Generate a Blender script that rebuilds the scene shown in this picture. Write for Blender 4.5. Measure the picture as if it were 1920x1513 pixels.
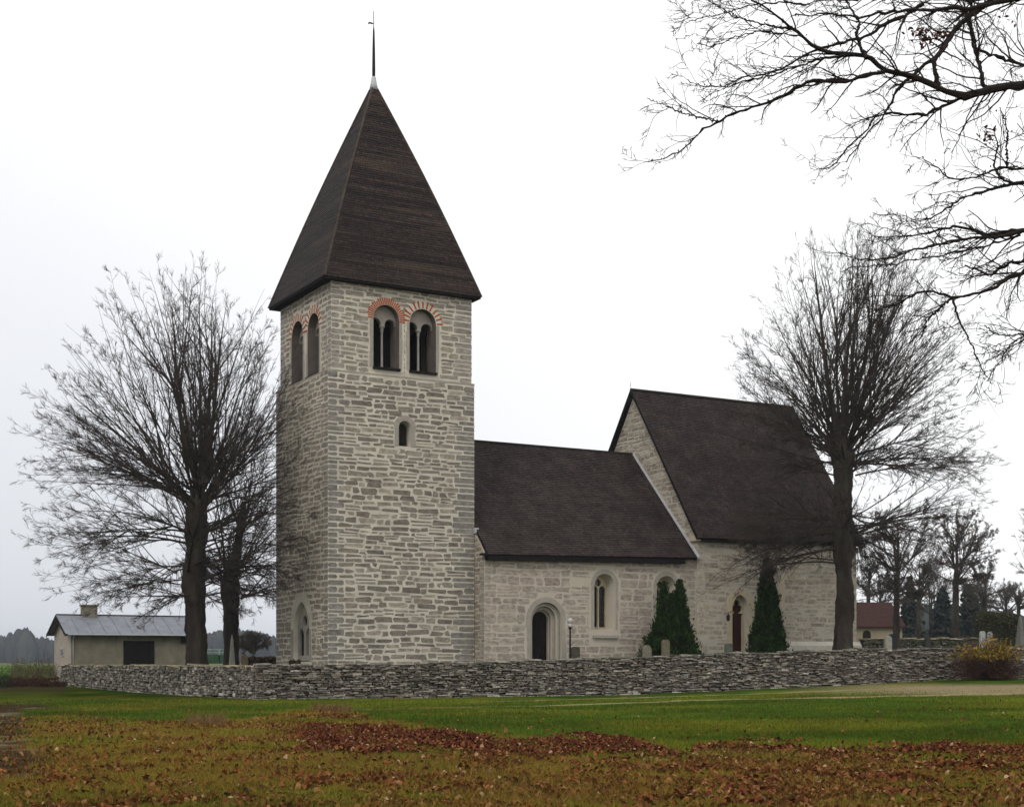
import bpy, bmesh, math, random
import numpy as np
rng = np.random.default_rng(7)
random.seed(7)
sc = bpy.context.scene
for o in list(bpy.data.objects): bpy.data.objects.remove(o)
COL = sc.collection

# ------------------------------------------------------------------ camera
EYE = 1.6; F = 2760.0; HOR = 1240.0
cam = bpy.data.cameras.new('camera'); camo = bpy.data.objects.new('camera', cam); COL.objects.link(camo)
camo.location = (0, 0, EYE); camo.rotation_euler = (math.radians(90), 0, 0)
cam.sensor_width = 36; cam.lens = F / 1920 * 36; cam.shift_y = (HOR - 756.5) / 1920
cam.clip_start = .1; cam.clip_end = 20000
sc.camera = camo
# ------------------------------------------------------------------ world and sun
SUN_EL, SUN_AZ = 42, 205
w = bpy.data.worlds.new('World'); sc.world = w; w.use_nodes = True
nt = w.node_tree; nt.nodes.clear()
N = nt.nodes.new; L = nt.links.new
out = N('ShaderNodeOutputWorld'); mixs = N('ShaderNodeMixShader')
bg1 = N('ShaderNodeBackground'); bg2 = N('ShaderNodeBackground')
sky = N('ShaderNodeTexSky'); sky.sky_type = 'NISHITA'; sky.sun_disc = False
sky.sun_elevation = math.radians(SUN_EL); sky.sun_rotation = math.radians(SUN_AZ)
L(sky.outputs[0], bg1.inputs[0]); bg1.inputs[1].default_value = .08
tc = N('ShaderNodeTexCoord'); sep = N('ShaderNodeSeparateXYZ'); L(tc.outputs['Generated'], sep.inputs[0])
def mth(op, a, b=None, c=None):
    n = N('ShaderNodeMath'); n.operation = op
    for i, v in enumerate((a, b, c)):
        if v is None: continue
        if isinstance(v, (int, float)): n.inputs[i].default_value = v
        else: L(v, n.inputs[i])
    return n.outputs[0]
nz = N('ShaderNodeTexNoise'); nz.inputs['Scale'].default_value = 2.2; nz.inputs['Detail'].default_value = 4
L(tc.outputs['Generated'], nz.inputs['Vector'])
g = mth('MULTIPLY_ADD', sep.outputs[0], .62, .66)
g = mth('MULTIPLY_ADD', sep.outputs[2], .95, g)
g = mth('MULTIPLY_ADD', nz.outputs[0], .3, mth('SUBTRACT', g, .15))
cr = N('ShaderNodeValToRGB'); L(g, cr.inputs[0])
cr.color_ramp.elements[0].position = .3; cr.color_ramp.elements[0].color = (.53, .55, .59, 1)
cr.color_ramp.elements[1].position = .95; cr.color_ramp.elements[1].color = (1.0, 1.0, 1.0, 1)
e = cr.color_ramp.elements.new(.68); e.color = (.78, .79, .82, 1)
L(cr.outputs[0], bg2.inputs[0]); bg2.inputs[1].default_value = 1.03
mixs.inputs[0].default_value = .95
L(bg1.outputs[0], mixs.inputs[1]); L(bg2.outputs[0], mixs.inputs[2]); L(mixs.outputs[0], out.inputs[0])
sl = bpy.data.lights.new('sun', 'SUN'); sl.energy = .9; sl.angle = math.radians(20); sl.color = (1, .95, .87)
so = bpy.data.objects.new('sun', sl); COL.objects.link(so)
from mathutils import Vector
az = math.radians(SUN_AZ); el = math.radians(SUN_EL)
sd = Vector((math.sin(az) * math.cos(el), math.cos(az) * math.cos(el), math.sin(el)))
so.rotation_euler = sd.to_track_quat('Z', 'Y').to_euler(); so.location = (0, 0, 60)
sc.view_settings.view_transform = 'Standard'; sc.view_settings.look = 'None'
sc.view_settings.exposure = .22; sc.view_settings.gamma = 1
sc.render.resolution_x = 1024; sc.render.resolution_y = 806

# ------------------------------------------------------------------ helpers
def sm(x): x = np.clip(x, 0, 1); return x * x * (3 - 2 * x)
def _h(ix, iy, s):
    n = (ix.astype(np.int64) * 374761393 + iy.astype(np.int64) * 668265263 + s * 1442695041) & 0xffffffff
    n = ((n ^ (n >> 13)) * 1274126177) & 0xffffffff
    return ((n ^ (n >> 16)) & 0xffff) / 65535.0
def vn(x, y, s=0):
    x = np.asarray(x, float); y = np.asarray(y, float)
    ix = np.floor(x); iy = np.floor(y); fx = sm(x - ix); fy = sm(y - iy)
    return (_h(ix, iy, s) * (1 - fx) + _h(ix + 1, iy, s) * fx) * (1 - fy) + (_h(ix, iy + 1, s) * (1 - fx) + _h(ix + 1, iy + 1, s) * fx) * fy
def fbm(x, y, s=0, o=4):
    r = 0; a = .5; t = 0
    for i in range(o): r = r + a * vn(x * 2 ** i, y * 2 ** i, s + i); t += a; a *= .5
    return r / t
class MB:
    def __init__(self): self.v = []; self.f = []; self.n = 0
    def add(self, v, f, mat=0, col=(1, 1, 1)):
        v = np.asarray(v, float).reshape(-1, 3)
        c = np.asarray(col, float)
        if c.ndim == 1: c = np.tile(c, (len(v), 1))
        self.v.append((v, c))
        if isinstance(f, np.ndarray): self.f.append((f + self.n, mat))
        else:
            by = {}
            for q in f: by.setdefault(len(q), []).append(q)
            for k, qs in by.items(): self.f.append((np.array(qs, int) + self.n, mat))
        self.n += len(v); return self
    def box(self, fr, a0, a1, b0, b1, c0, c1, mat=0, col=(1, 1, 1)):
        p = np.array([(a, b, c) for a in (a0, a1) for b in (b0, b1) for c in (c0, c1)], float)
        if fr is not None: p = fr(p[:, 0], p[:, 1], p[:, 2])
        return self.add(p, [(0, 1, 3, 2), (4, 6, 7, 5), (0, 4, 5, 1), (2, 3, 7, 6), (0, 2, 6, 4), (1, 5, 7, 3)], mat, col)
    def prism(self, fr, p0, d0, p1, d1, mat=0, col=(1, 1, 1)):
        n = len(p0); a = np.array(p0, float); b = np.array(p1, float)
        v = np.vstack([fr(a[:, 0], a[:, 1], np.full(n, d0)), fr(b[:, 0], b[:, 1], np.full(n, d1))])
        return self.add(v, [tuple(range(n)), tuple(range(2 * n - 1, n - 1, -1))] + [(i, (i + 1) % n, n + (i + 1) % n, n + i) for i in range(n)], mat, col)
    def lathe(self, c, prof, k=16, mat=0, col=(1, 1, 1)):
        prof = np.array(prof, float); a = np.arange(k) * 2 * math.pi / k
        v = np.stack([c[0] + prof[:, 0:1] * np.cos(a), c[1] + prof[:, 0:1] * np.sin(a), c[2] + prof[:, 1:2] + 0 * a], -1).reshape(-1, 3)
        m = len(prof); f = [(i * k + j, i * k + (j + 1) % k, (i + 1) * k + (j + 1) % k, (i + 1) * k + j) for i in range(m - 1) for j in range(k)]
        f += [tuple(range(k))[::-1], tuple(range((m - 1) * k, m * k))]
        return self.add(v, f, mat, col)
    def tube(self, p, r, k=8, mat=0, col=(1, 1, 1)):
        p = np.array(p, float)[None]; r = np.broadcast_to(np.array(r, float), (p.shape[1],))[None]
        tubes(self, p, r, k, mat, col); return self
    def mesh(self, name, smooth=False, org=(0, 0, 0)):
        me = bpy.data.meshes.new(name)
        v = np.vstack([a for a, _ in self.v]) - np.array(org, float); c = np.vstack([b for _, b in self.v])
        me.vertices.add(len(v)); me.vertices.foreach_set('co', v.ravel().astype(np.float32))
        lp = np.concatenate([f.ravel() for f, _ in self.f]); cnt = np.concatenate([np.full(len(f), f.shape[1]) for f, _ in self.f])
        mi = np.concatenate([np.full(len(f), m) for f, m in self.f])
        me.loops.add(len(lp)); me.loops.foreach_set('vertex_index', lp.astype(np.int32))
        me.polygons.add(len(cnt)); st = np.concatenate([[0], np.cumsum(cnt)[:-1]])
        me.polygons.foreach_set('loop_start', st.astype(np.int32)); me.polygons.foreach_set('material_index', mi.astype(np.int32))
        me.update(calc_edges=True)
        me.polygons.foreach_set('use_smooth', np.full(len(cnt), bool(smooth)))
        at = me.color_attributes.new('Col', 'FLOAT_COLOR', 'POINT')
        at.data.foreach_set('color', np.hstack([c, np.ones((len(c), 1))]).ravel().astype(np.float32))
        return me
    def build(self, name, mats, parent=None, smooth=False, org=None):
        if org is None: org = PORG.get(parent.name, (0, 0, 0)) if parent else (0, 0, 0)
        me = self.mesh(name, smooth, org)
        for m in (mats if isinstance(mats, (list, tuple)) else [mats]): me.materials.append(m)
        o = bpy.data.objects.new(name, me); COL.objects.link(o)
        if parent: o.parent = parent; PORG[o.name] = org
        else: o.location = org; PORG[o.name] = org
        return o
PORG = {}
def tag(o, label=None, cat=None, group=None, kind=None):
    for k, v in (('label', label), ('category', cat), ('group', group), ('kind', kind)):
        if v: o[k] = v
    return o
def thing(name, loc, label, cat, group=None):
    o = bpy.data.objects.new(name, None); COL.objects.link(o); o.location = loc; o.empty_display_size = .3
    PORG[o.name] = tuple(loc); return tag(o, label, cat, group)
def tubes(mb, P, R, k=3, mat=0, col=(1, 1, 1)):
    """P (B,n,3) polylines, R (B,n) radii"""
    B, n, _ = P.shape
    T = np.empty_like(P); T[:, 1:-1] = P[:, 2:] - P[:, :-2] if n > 2 else 0; T[:, 0] = P[:, 1] - P[:, 0]; T[:, -1] = P[:, -1] - P[:, -2]
    T /= np.linalg.norm(T, axis=-1, keepdims=True) + 1e-9
    ref = np.where(np.abs(T[:, :1, 2:3]) > .8, np.array([1., 0, 0]), np.array([0, 0, 1.]))
    A = np.cross(T, np.broadcast_to(ref, T.shape)); A /= np.linalg.norm(A, axis=-1, keepdims=True) + 1e-9
    Bv = np.cross(T, A)
    an = np.arange(k) * 2 * math.pi / k
    V = P[:, :, None] + R[:, :, None, None] * (A[:, :, None] * np.cos(an)[:, None] + Bv[:, :, None] * np.sin(an)[:, None])
    i = np.arange(n - 1)[:, None] * k + np.arange(k)[None]; j = np.arange(n - 1)[:, None] * k + (np.arange(k)[None] + 1) % k
    q = np.stack([i, j, j + k, i + k], -1).reshape(-1, 4)
    f = (q[None] + (np.arange(B) * n * k)[:, None, None]).reshape(-1, 4)
    c = np.asarray(col, float)
    if c.ndim == 2: c = np.repeat(c, n * k, 0)
    mb.add(V.reshape(-1, 3), f, mat, c)

# ------------------------------------------------------------------ materials
def pm(name, base=(1, 1, 1), rough=.9, attr=False, ns=3.0, na=.25, bump=.2, bs=None, stretch=(1, 1, 1), tint=None, spec=.10, n2=None, metal=0):
    m = bpy.data.materials.new(name); m.use_nodes = True; t = m.node_tree; n = t.nodes; b = n['Principled BSDF']
    b.inputs['Roughness'].default_value = rough; b.inputs['Specular IOR Level'].default_value = spec; b.inputs['Metallic'].default_value = metal
    tc = n.new('ShaderNodeTexCoord'); mp = n.new('ShaderNodeMapping'); mp.inputs['Scale'].default_value = stretch
    t.links.new(tc.outputs['Object'], mp.inputs[0])
    no = n.new('ShaderNodeTexNoise'); no.inputs['Scale'].default_value = ns; no.inputs['Detail'].default_value = 6; no.inputs['Roughness'].default_value = .65
    t.links.new(mp.outputs[0], no.inputs['Vector'])
    mr = n.new('ShaderNodeMapRange'); mr.inputs[1].default_value = .3; mr.inputs[2].default_value = .7
    mr.inputs[3].default_value = 1 - na; mr.inputs[4].default_value = 1 + na; t.links.new(no.outputs[0], mr.inputs[0])
    mx = n.new('ShaderNodeMix'); mx.data_type = 'RGBA'; mx.blend_type = 'MULTIPLY'; mx.inputs[0].default_value = 1
    if attr:
        a = n.new('ShaderNodeAttribute'); a.attribute_name = 'Col'; src = a.outputs['Color']
        m2 = n.new('ShaderNodeMix'); m2.data_type = 'RGBA'; m2.blend_type = 'MULTIPLY'; m2.inputs[0].default_value = 1
        t.links.new(src, m2.inputs[6]); m2.inputs[7].default_value = (*base, 1); t.links.new(m2.outputs[2], mx.inputs[6])
    else: mx.inputs[6].default_value = (*base, 1)
    t.links.new(mr.outputs[0], mx.inputs[7]); last = mx.outputs[2]
    if tint:  # (colour, scale, low, high, stretch)
        n3 = n.new('ShaderNodeTexNoise'); n3.inputs['Scale'].default_value = tint[1]; n3.inputs['Detail'].default_value = 5
        mp3 = n.new('ShaderNodeMapping'); mp3.inputs['Scale'].default_value = tint[4]; t.links.new(tc.outputs['Object'], mp3.inputs[0]); t.links.new(mp3.outputs[0], n3.inputs['Vector'])
        r3 = n.new('ShaderNodeMapRange'); r3.inputs[1].default_value = tint[2]; r3.inputs[2].default_value = tint[3]; t.links.new(n3.outputs[0], r3.inputs[0])
        m3 = n.new('ShaderNodeMix'); m3.data_type = 'RGBA'; t.links.new(r3.outputs[0], m3.inputs[0]); t.links.new(last, m3.inputs[6]); m3.inputs[7].default_value = (*tint[0], 1); last = m3.outputs[2]
    t.links.new(last, b.inputs['Base Color'])
    if bump:
        n4 = n.new('ShaderNodeTexNoise'); n4.inputs['Scale'].default_value = bs or ns * 6; n4.inputs['Detail'].default_value = 4; t.links.new(tc.outputs['Object'], n4.inputs['Vector'])
        bp = n.new('ShaderNodeBump'); bp.inputs['Strength'].default_value = bump; bp.inputs['Distance'].default_value = .05
        t.links.new(n4.outputs[0], bp.inputs['Height']); t.links.new(bp.outputs[0], b.inputs['Normal'])
    return m
M = {}
M['mortar'] = pm('lime_mortar', (.53, .49, .41), .95, ns=1.2, na=.16, bump=.5, bs=18, tint=((.42, .38, .315), .9, .5, .8, (1, 1, 1)))
M['stone'] = pm('limestone', (1.0, .97, .94), .9, attr=True, ns=3.5, na=.42, stretch=(1, 1, 2.2), bump=.6, bs=14)
M['ashlar'] = pm('dressed_limestone', (.315, .285, .245), .9, ns=2.5, na=.14, bump=.25, bs=20)
M['sandy'] = pm('yellow_limestone', (.44, .37, .26), .9, ns=2.5, na=.14, bump=.2, bs=20)
M['plaster'] = pm('nave_render', (.47, .42, .345), .95, ns=.9, na=.14, bump=.35, bs=15, tint=((.39, .345, .29), .9, .48, .8, (1, 1, 1)))
M['choirmortar'] = pm('choir_mortar', (.43, .39, .33), .95, ns=1, na=.13, bump=.4, bs=15)
M['brick'] = pm('red_brick', (.34, .085, .032), .9, ns=8, na=.35, bump=.3)
M['shingle'] = pm('wood_shingle', (.80, .76, .67), .75, attr=True, ns=1.0, na=.4, bump=.3, bs=25, tint=((.055, .05, .04), 1.1, .6, .8, (1, 1, .6)))
M['spire'] = pm('tarred_shingle', (1.15, 1.1, 1.05), .62, attr=True, ns=.8, na=.5, bump=.3, bs=25, stretch=(.35, .35, 5), spec=.12, tint=((.055, .038, .026), .5, .56, .74, (.4, .4, 4)))
M['darkwood'] = pm('dark_wood', (.012, .010, .009), .8, ns=4, na=.3)
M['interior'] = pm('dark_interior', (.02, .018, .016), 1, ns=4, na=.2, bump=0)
M['door'] = pm('brown_door', (.045, .014, .008), .6, ns=3, na=.3, stretch=(1, 1, .2))
M['doordark'] = pm('black_door', (.012, .008, .007), .7, ns=3, na=.3)
M['glass'] = pm('leaded_glass', (.012, .014, .016), .15, ns=4, na=.3, bump=.15, bs=6, spec=.5)
M['lead'] = pm('lead_flashing', (.42, .43, .45), .55, ns=3, na=.15, metal=.2)
M['iron'] = pm('black_iron', (.015, .015, .016), .5, ns=8, na=.2)
M['bark'] = pm('bark', (.040, .032, .026), .95, ns=2.2, na=.5, bump=1, bs=9, stretch=(1, 1, .25), tint=((.075, .08, .045), .9, .55, .75, (1, 1, .6)))
M['twig'] = pm('twigs', (1, 1, 1), .9, attr=True, ns=3, na=.2, bump=0)
M['leafy'] = pm('foliage', (1, 1, 1), .9, spec=0.02, attr=True, ns=3, na=.25, bump=0)
M['drystone'] = pm('dry_stone', (.98, .92, .85), .95, attr=True, ns=7, na=.5, bump=.9, bs=22, tint=((.38, .36, .32), 4.5, .60, .70, (1, 1, 1)))
M['ground'] = pm('ground_surface', (.85, .85, .75), .95, spec=0, attr=True, ns=7, na=.4, bump=.8, bs=14)
M['shedwall'] = pm('grey_render', (.205, .185, .14), .95, ns=1.2, na=.22, bump=.3, tint=((.14, .125, .095), 1.3, .5, .72, (1, 1, .4)))
M['shedgable'] = pm('pale_render', (.36, .315, .26), .95, ns=1.2, na=.12, bump=.2)
M['zinc'] = pm('zinc_sheet', (.19, .20, .225), .5, ns=2, na=.2, bump=.1, metal=.15)
M['grave'] = pm('gravestone', (1, 1, 1), .9, attr=True, ns=9, na=.3, bump=.4)
M['redroof'] = pm('red_tile', (.045, .022, .019), .9, ns=3, na=.2, bump=.5, bs=10)
M['cream'] = pm('cream_wall', (.27, .22, .16), .9, ns=1, na=.15)
M['white'] = pm('white_globe', (.42, .41, .39), .4, ns=3, na=.05, bump=0)
M['green'] = pm('green_paint', (.035, .075, .04), .6, ns=3, na=.2)
M['palegreen'] = pm('pale_green_paint', (.30, .42, .28), .6, ns=3, na=.2)
M['rubber'] = pm('rubber', (.015, .015, .015), .8, ns=3, na=.2)

# ------------------------------------------------------------------ terrain
WL = np.array([(-10.7, 63), (-1.45, 66.5), (8.6, 70), (16.9, 73), (26.2, 77), (60, 92)], float)
def Ys(X): return np.interp(X, WL[:, 0], WL[:, 1])
def Xw(Y): return -10.7 - .682 * (Y - 63)
def Hout(X, Y):
    X = np.asarray(X, float); Y = np.asarray(Y, float)
    h = .7 * sm(X / 27) * np.clip(Y / 77, 0, 1)
    h = h + .2 * sm((Y - 66) / 20) * sm((-X - 12) / 12) + .4 * sm((Y - 86) / 10) * sm((-X - 12) / 10)
    h = h + (.10 * (fbm(X * .13, Y * .13, 5) - .5) + .05 * (fbm(X * .7, Y * .7, 9) - .5)) * sm((Y - 5) / 10)
    return h
def H(X, Y):
    X = np.asarray(X, float); Y = np.asarray(Y, float)
    hi = 1.0 + .03 * (np.clip(X, -30, 45) + 10.7) + .06 * (fbm(X * .3, Y * .3, 3) - .5)
    d = np.minimum(Y - Ys(X), (X - Xw(Y)) * .82)
    return Hout(X, Y) + (hi - Hout(X, Y)) * sm((d - .15) / .45) * sm((400 - Y) / 100)
def hz(x, y): return float(H(x, y))
def unproj(px, py, z=None, it=40):
    k = (px - 960) / F; lo, hi = 6., 3000.
    Y = 60.
    for y in np.linspace(10, 110, 2001):
        if EYE + (HOR - py) / F * y <= Hout(k * y, y): Y = y; break
    return k * Y, Y
def PX(X, Y): return 960 + F * X / Y
def PY(Z, Y): return HOR - F * (Z - EYE) / Y
def dpoly(X, Y, pts):
    d = np.full(np.shape(X), 1e9)
    for (x0, y0), (x1, y1) in zip(pts[:-1], pts[1:]):
        vx, vy = x1 - x0, y1 - y0; t = np.clip(((X - x0) * vx + (Y - y0) * vy) / (vx * vx + vy * vy), 0, 1)
        d = np.minimum(d, np.hypot(X - x0 - t * vx, Y - y0 - t * vy))
    return d
TR1 = [unproj(*p) for p in ((2100, 1297), (1920, 1299), (1650, 1305), (1280, 1313), (1180, 1317), (907, 1324), (700, 1330), (540, 1333))]
TR2 = [unproj(*p) for p in ((2100, 1285), (1920, 1287), (1600, 1293), (1280, 1305), (1100, 1310), (900, 1315))]
LITX = [-400, 0, 120, 300, 580, 620, 700, 860, 1000, 1180, 1260, 1330, 1400, 1500, 1560, 1700, 1900, 2300]
LITY = [1340, 1342, 1338, 1352, 1330, 1322, 1342, 1374, 1378, 1379, 1404, 1396, 1388, 1390, 1402, 1396, 1393, 1390]
def zones(X, Y):
    px = PX(X, Y); py = PY(Hout(X, Y), Y)
    n1 = fbm(X * .8, Y * .5, 21); n2 = fbm(X * .35, Y * .3, 33)
    edge = np.interp(px, LITX, LITY) + (fbm(X * 1.3, Y * .6, 8) - .5) * 24
    lit = sm((py - edge) / 9.)
    # dense russet drift
    c = np.interp(px, [560, 700, 900, 1180, 1300, 1500, 1700, 1950], [1385, 1385, 1396, 1396, 1408, 1400, 1412, 1405])
    hw = np.interp(px, [480, 560, 640, 900, 1180, 1300, 1500, 1700, 1950], [0, 26, 36, 22, 20, 12, 12, 14, 16])
    dense = sm(.30 + .95 * (1 - np.abs(py - c) / (hw + 1e-3)) + (n1 - .5) * 3.2 + (fbm(X * 3, Y * 2, 61) - .5) * 1.2) * (1 - .45 * sm((px - 1190) / 60)) * sm((px - 520) / 80) * (hw > 0)
    dens = lit * (.05 + 1.0 * sm((n1 - .35) / .35) * (.3 + .9 * n2)) * (.6 + .4 * sm((px - 900) / 700)) + .95 * dense * lit
    mud = sm((105 + (n1 - .5) * 260 - px) / 70) * sm((py - 1312) / 10) * sm((1470 - py) / 20)
    return px, py, lit, dens * (1 - mud * .8), mud, dense * lit, n1, n2
def gcol(X, Y):
    px, py, lit, dens, mud, dense, n1, n2 = zones(X, Y)
    n3 = fbm(X * 3.1, Y * 2.2, 51)[..., None]; q = n1[..., None]; q2 = n2[..., None]
    lawn = np.array([.042, .080, .010]) * (.40 + 1.1 * q2 + .5 * (n3 - .5)) + np.array([.045, .03, .004]) * sm((fbm(X * .22, Y * .22, 63)[..., None] - .42) * 4) + np.array([.03, .012, 0.002]) * sm((q - .5) * 3)
    dry = np.array([.20, .135, .032]) * (.6 + .7 * q) * (1 - .45 * sm((q2 - .45) * 4)) + np.array([.012, .03, .0]) * sm((q2 - .42) * 5)
    c = lawn * (1 - lit[..., None]) + dry * lit[..., None]
    leftdark = (sm((520 - px) / 250) * (1 - lit))[..., None]
    c = c * (1 - leftdark * .25)
    yel = (sm((py - 1290) / 30) * sm((700 - px) / 300) * (1 - lit) * sm((n1 - .5) * 5))[..., None]
    c = c * (1 - .6 * yel) + np.array([.12, .085, .025]) * .6 * yel
    c = c * (1 - .6 * dense[..., None]) + np.array([.075, .028, .014]) * .6 * dense[..., None]
    mc = np.array([.050, .033, .021]) * (.5 + n3) + np.array([.10, .085, .07]) * sm((fbm(X * .9, Y * .9, 77)[..., None] - .55) * 6)
    c = c * (1 - mud[..., None]) + mc * mud[..., None]
    for tr, wd, st in ((TR1, .55, 1.), (TR2, .5, .8)):
        d = dpoly(X, Y, tr); wd = wd * .75 + .45 * sm((px - 1350) / 600); m = sm((wd + (n3[..., 0] - .5) * .9 - d) / .35 + .5) * st * np.clip((px - 560) / 560, .0, 1)
        m = m[..., None]; c = c * (1 - m) + np.array([.30, .235, .14]) * (.8 + .4 * n3) * m
    # far gravel joins the two wheel tracks near the right end
    m = (sm((px - 1400) / 380) * sm(1.5 - np.abs(py - 1292) / 9) * .95)[..., None]
    c = c * (1 - m) + np.array([.27, .215, .14]) * (.8 + .4 * n3) * m
    bare = (np.exp(-((px - 1835) / 45) ** 2 - ((py - 1371) / 4) ** 2) * 1.3 * sm((n3[..., 0] - .4) * 6))[..., None]
    c = c * (1 - np.clip(bare, 0, .9)) + np.array([.03, .022, .015]) * np.clip(bare, 0, .9)
    d = np.minimum(Y - Ys(X), (X - Xw(Y)) * .82); ins = (sm(d / .3) * sm((130 - Y) / 20))[..., None]
    yard = np.array([.06, .085, .022]) * (.7 + .6 * q)
    c = c * (1 - ins) + yard * ins
    far = sm((Y - 84) / 8)[..., None] * (1 - ins)
    field = np.array([.085, .15, .030]) * (.8 + .4 * q2)
    ff = field * (1 - sm((Y - 300) / 260)[..., None]) + np.array([.16, .15, .085]) * sm((Y - 300) / 260)[..., None]
    c = c * (1 - far) + ff * far
    # bramble earth by the shed
    br = (sm((128 - px) / 12) * sm(1 - np.abs(py - 1282) / 18 + .4))[..., None]
    c = c * (1 - .8 * br) + np.array([.05, .032, .02]) * .8 * br
    return np.clip(c, .002, 1)
xs = np.concatenate([-np.geomspace(5000, 42, 26), np.arange(-40, 44, .27), np.geomspace(46, 5000, 26)])
ys = np.concatenate([[-60, -20, -5, 4, 8, 11], np.arange(12.5, 44, .16), np.arange(44, 100, .3), np.geomspace(101, 6000, 40)])
GX, GY = np.meshgrid(xs, ys)
GZ = H(GX, GY); gc = gcol(GX, np.maximum(GY, 3)).reshape(-1, 3)
nx, ny = len(xs), len(ys)
ii = (np.arange(ny - 1)[:, None] * nx + np.arange(nx - 1)[None]).ravel()
mb = MB(); mb.add(np.stack([GX, GY, GZ], -1), np.stack([ii, ii + 1, ii + nx + 1, ii + nx], -1), 0, gc)
tag(mb.build('ground', M['ground'], smooth=True), kind='structure')

# ------------------------------------------------------------------ church frame
CX, CY = -8.75, 70.0
ux, uy, vx, vy = .8694, .4942, -.4942, .8694
def U(u, v, z):
    u = np.asarray(u, float); v = np.asarray(v, float)
    return np.stack([CX + ux * u + vx * v, CY + uy * u + vy * v, np.asarray(z, float) + 0 * u], -1)
def LOC(X, Y): return (X - CX) * ux + (Y - CY) * uy, (X - CX) * vx + (Y - CY) * vy
def Spx(px, v): k = (px - 960) / F; return (k * (CY + vy * v) - (CX + vx * v)) / (ux - k * uy)
def Wpx(px, u): k = (px - 960) / F; return (k * (CY + uy * u) - (CX + ux * u)) / (vx - k * vy)
def Zpy(py, u, v): return EYE + (HOR - py) / F * (CY + uy * u + vy * v)
def south(v0): return lambda s, z, d: U(s, v0 - np.asarray(d, float), z)
def north(v0): return lambda s, z, d: U(s, v0 + np.asarray(d, float), z)
def west(u0): return lambda s, z, d: U(u0 - np.asarray(d, float), s, z)
def east(u0): return lambda s, z, d: U(u0 + np.asarray(d, float), s, z)
def arch(c, zb, zs, r, n=14, pointed=0.):
    p = [(c - r, zb), (c + r, zb)]
    if not pointed:
        p += [(c + r * math.cos(a), zs + r * math.sin(a)) for a in np.linspace(0, math.pi, n)]
    else:  # two-centred arch
        R = r * (1 + pointed); am = math.acos((R - r) / R)
        p += [(c + r - R + R * math.cos(a), zs + R * math.sin(a)) for a in np.linspace(0, am, n)]
        p += [(c - r + R - R * math.cos(a), zs + R * math.sin(a)) for a in np.linspace(am, 0, n)[1:]]
    return p
def boolcut(a, cutters):
    def tmp(m, nm):
        me = m.mesh(nm); bm = bmesh.new(); bm.from_mesh(me); bmesh.ops.recalc_face_normals(bm, faces=bm.faces); bm.to_mesh(me); bm.free()
        o = bpy.data.objects.new(nm, me); COL.objects.link(o); return o
    ao = tmp(a, 'tmp_a'); os_ = []
    for c in cutters:
        co = tmp(c, 'tmp_c'); os_.append(co); md = ao.modifiers.new('b', 'BOOLEAN'); md.operation = 'DIFFERENCE'; md.solver = 'EXACT'; md.object = co
    bpy.context.view_layer.update(); dg = bpy.context.evaluated_depsgraph_get()
    me = bpy.data.meshes.new_from_object(ao.evaluated_get(dg))
    v = np.empty(len(me.vertices) * 3); me.vertices.foreach_get('co', v)
    f = [tuple(p.vertices) for p in me.polygons]
    for o in [ao] + os_:
        m_ = o.data; bpy.data.objects.remove(o); bpy.data.meshes.remove(m_)
    bpy.data.meshes.remove(me)
    return v.reshape(-1, 3), f
def hw_at(o, z):
    """half width of an opening (c, zb, zs, r, margin) at height z"""
    c, zb, zs, r, m = o[:5]
    if z < zb - m * .6 or z > zs + r + m: return 0
    if z <= zs: return r + m
    return math.sqrt(max(0, (r + m) ** 2 - (z - zs) ** 2))
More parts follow.
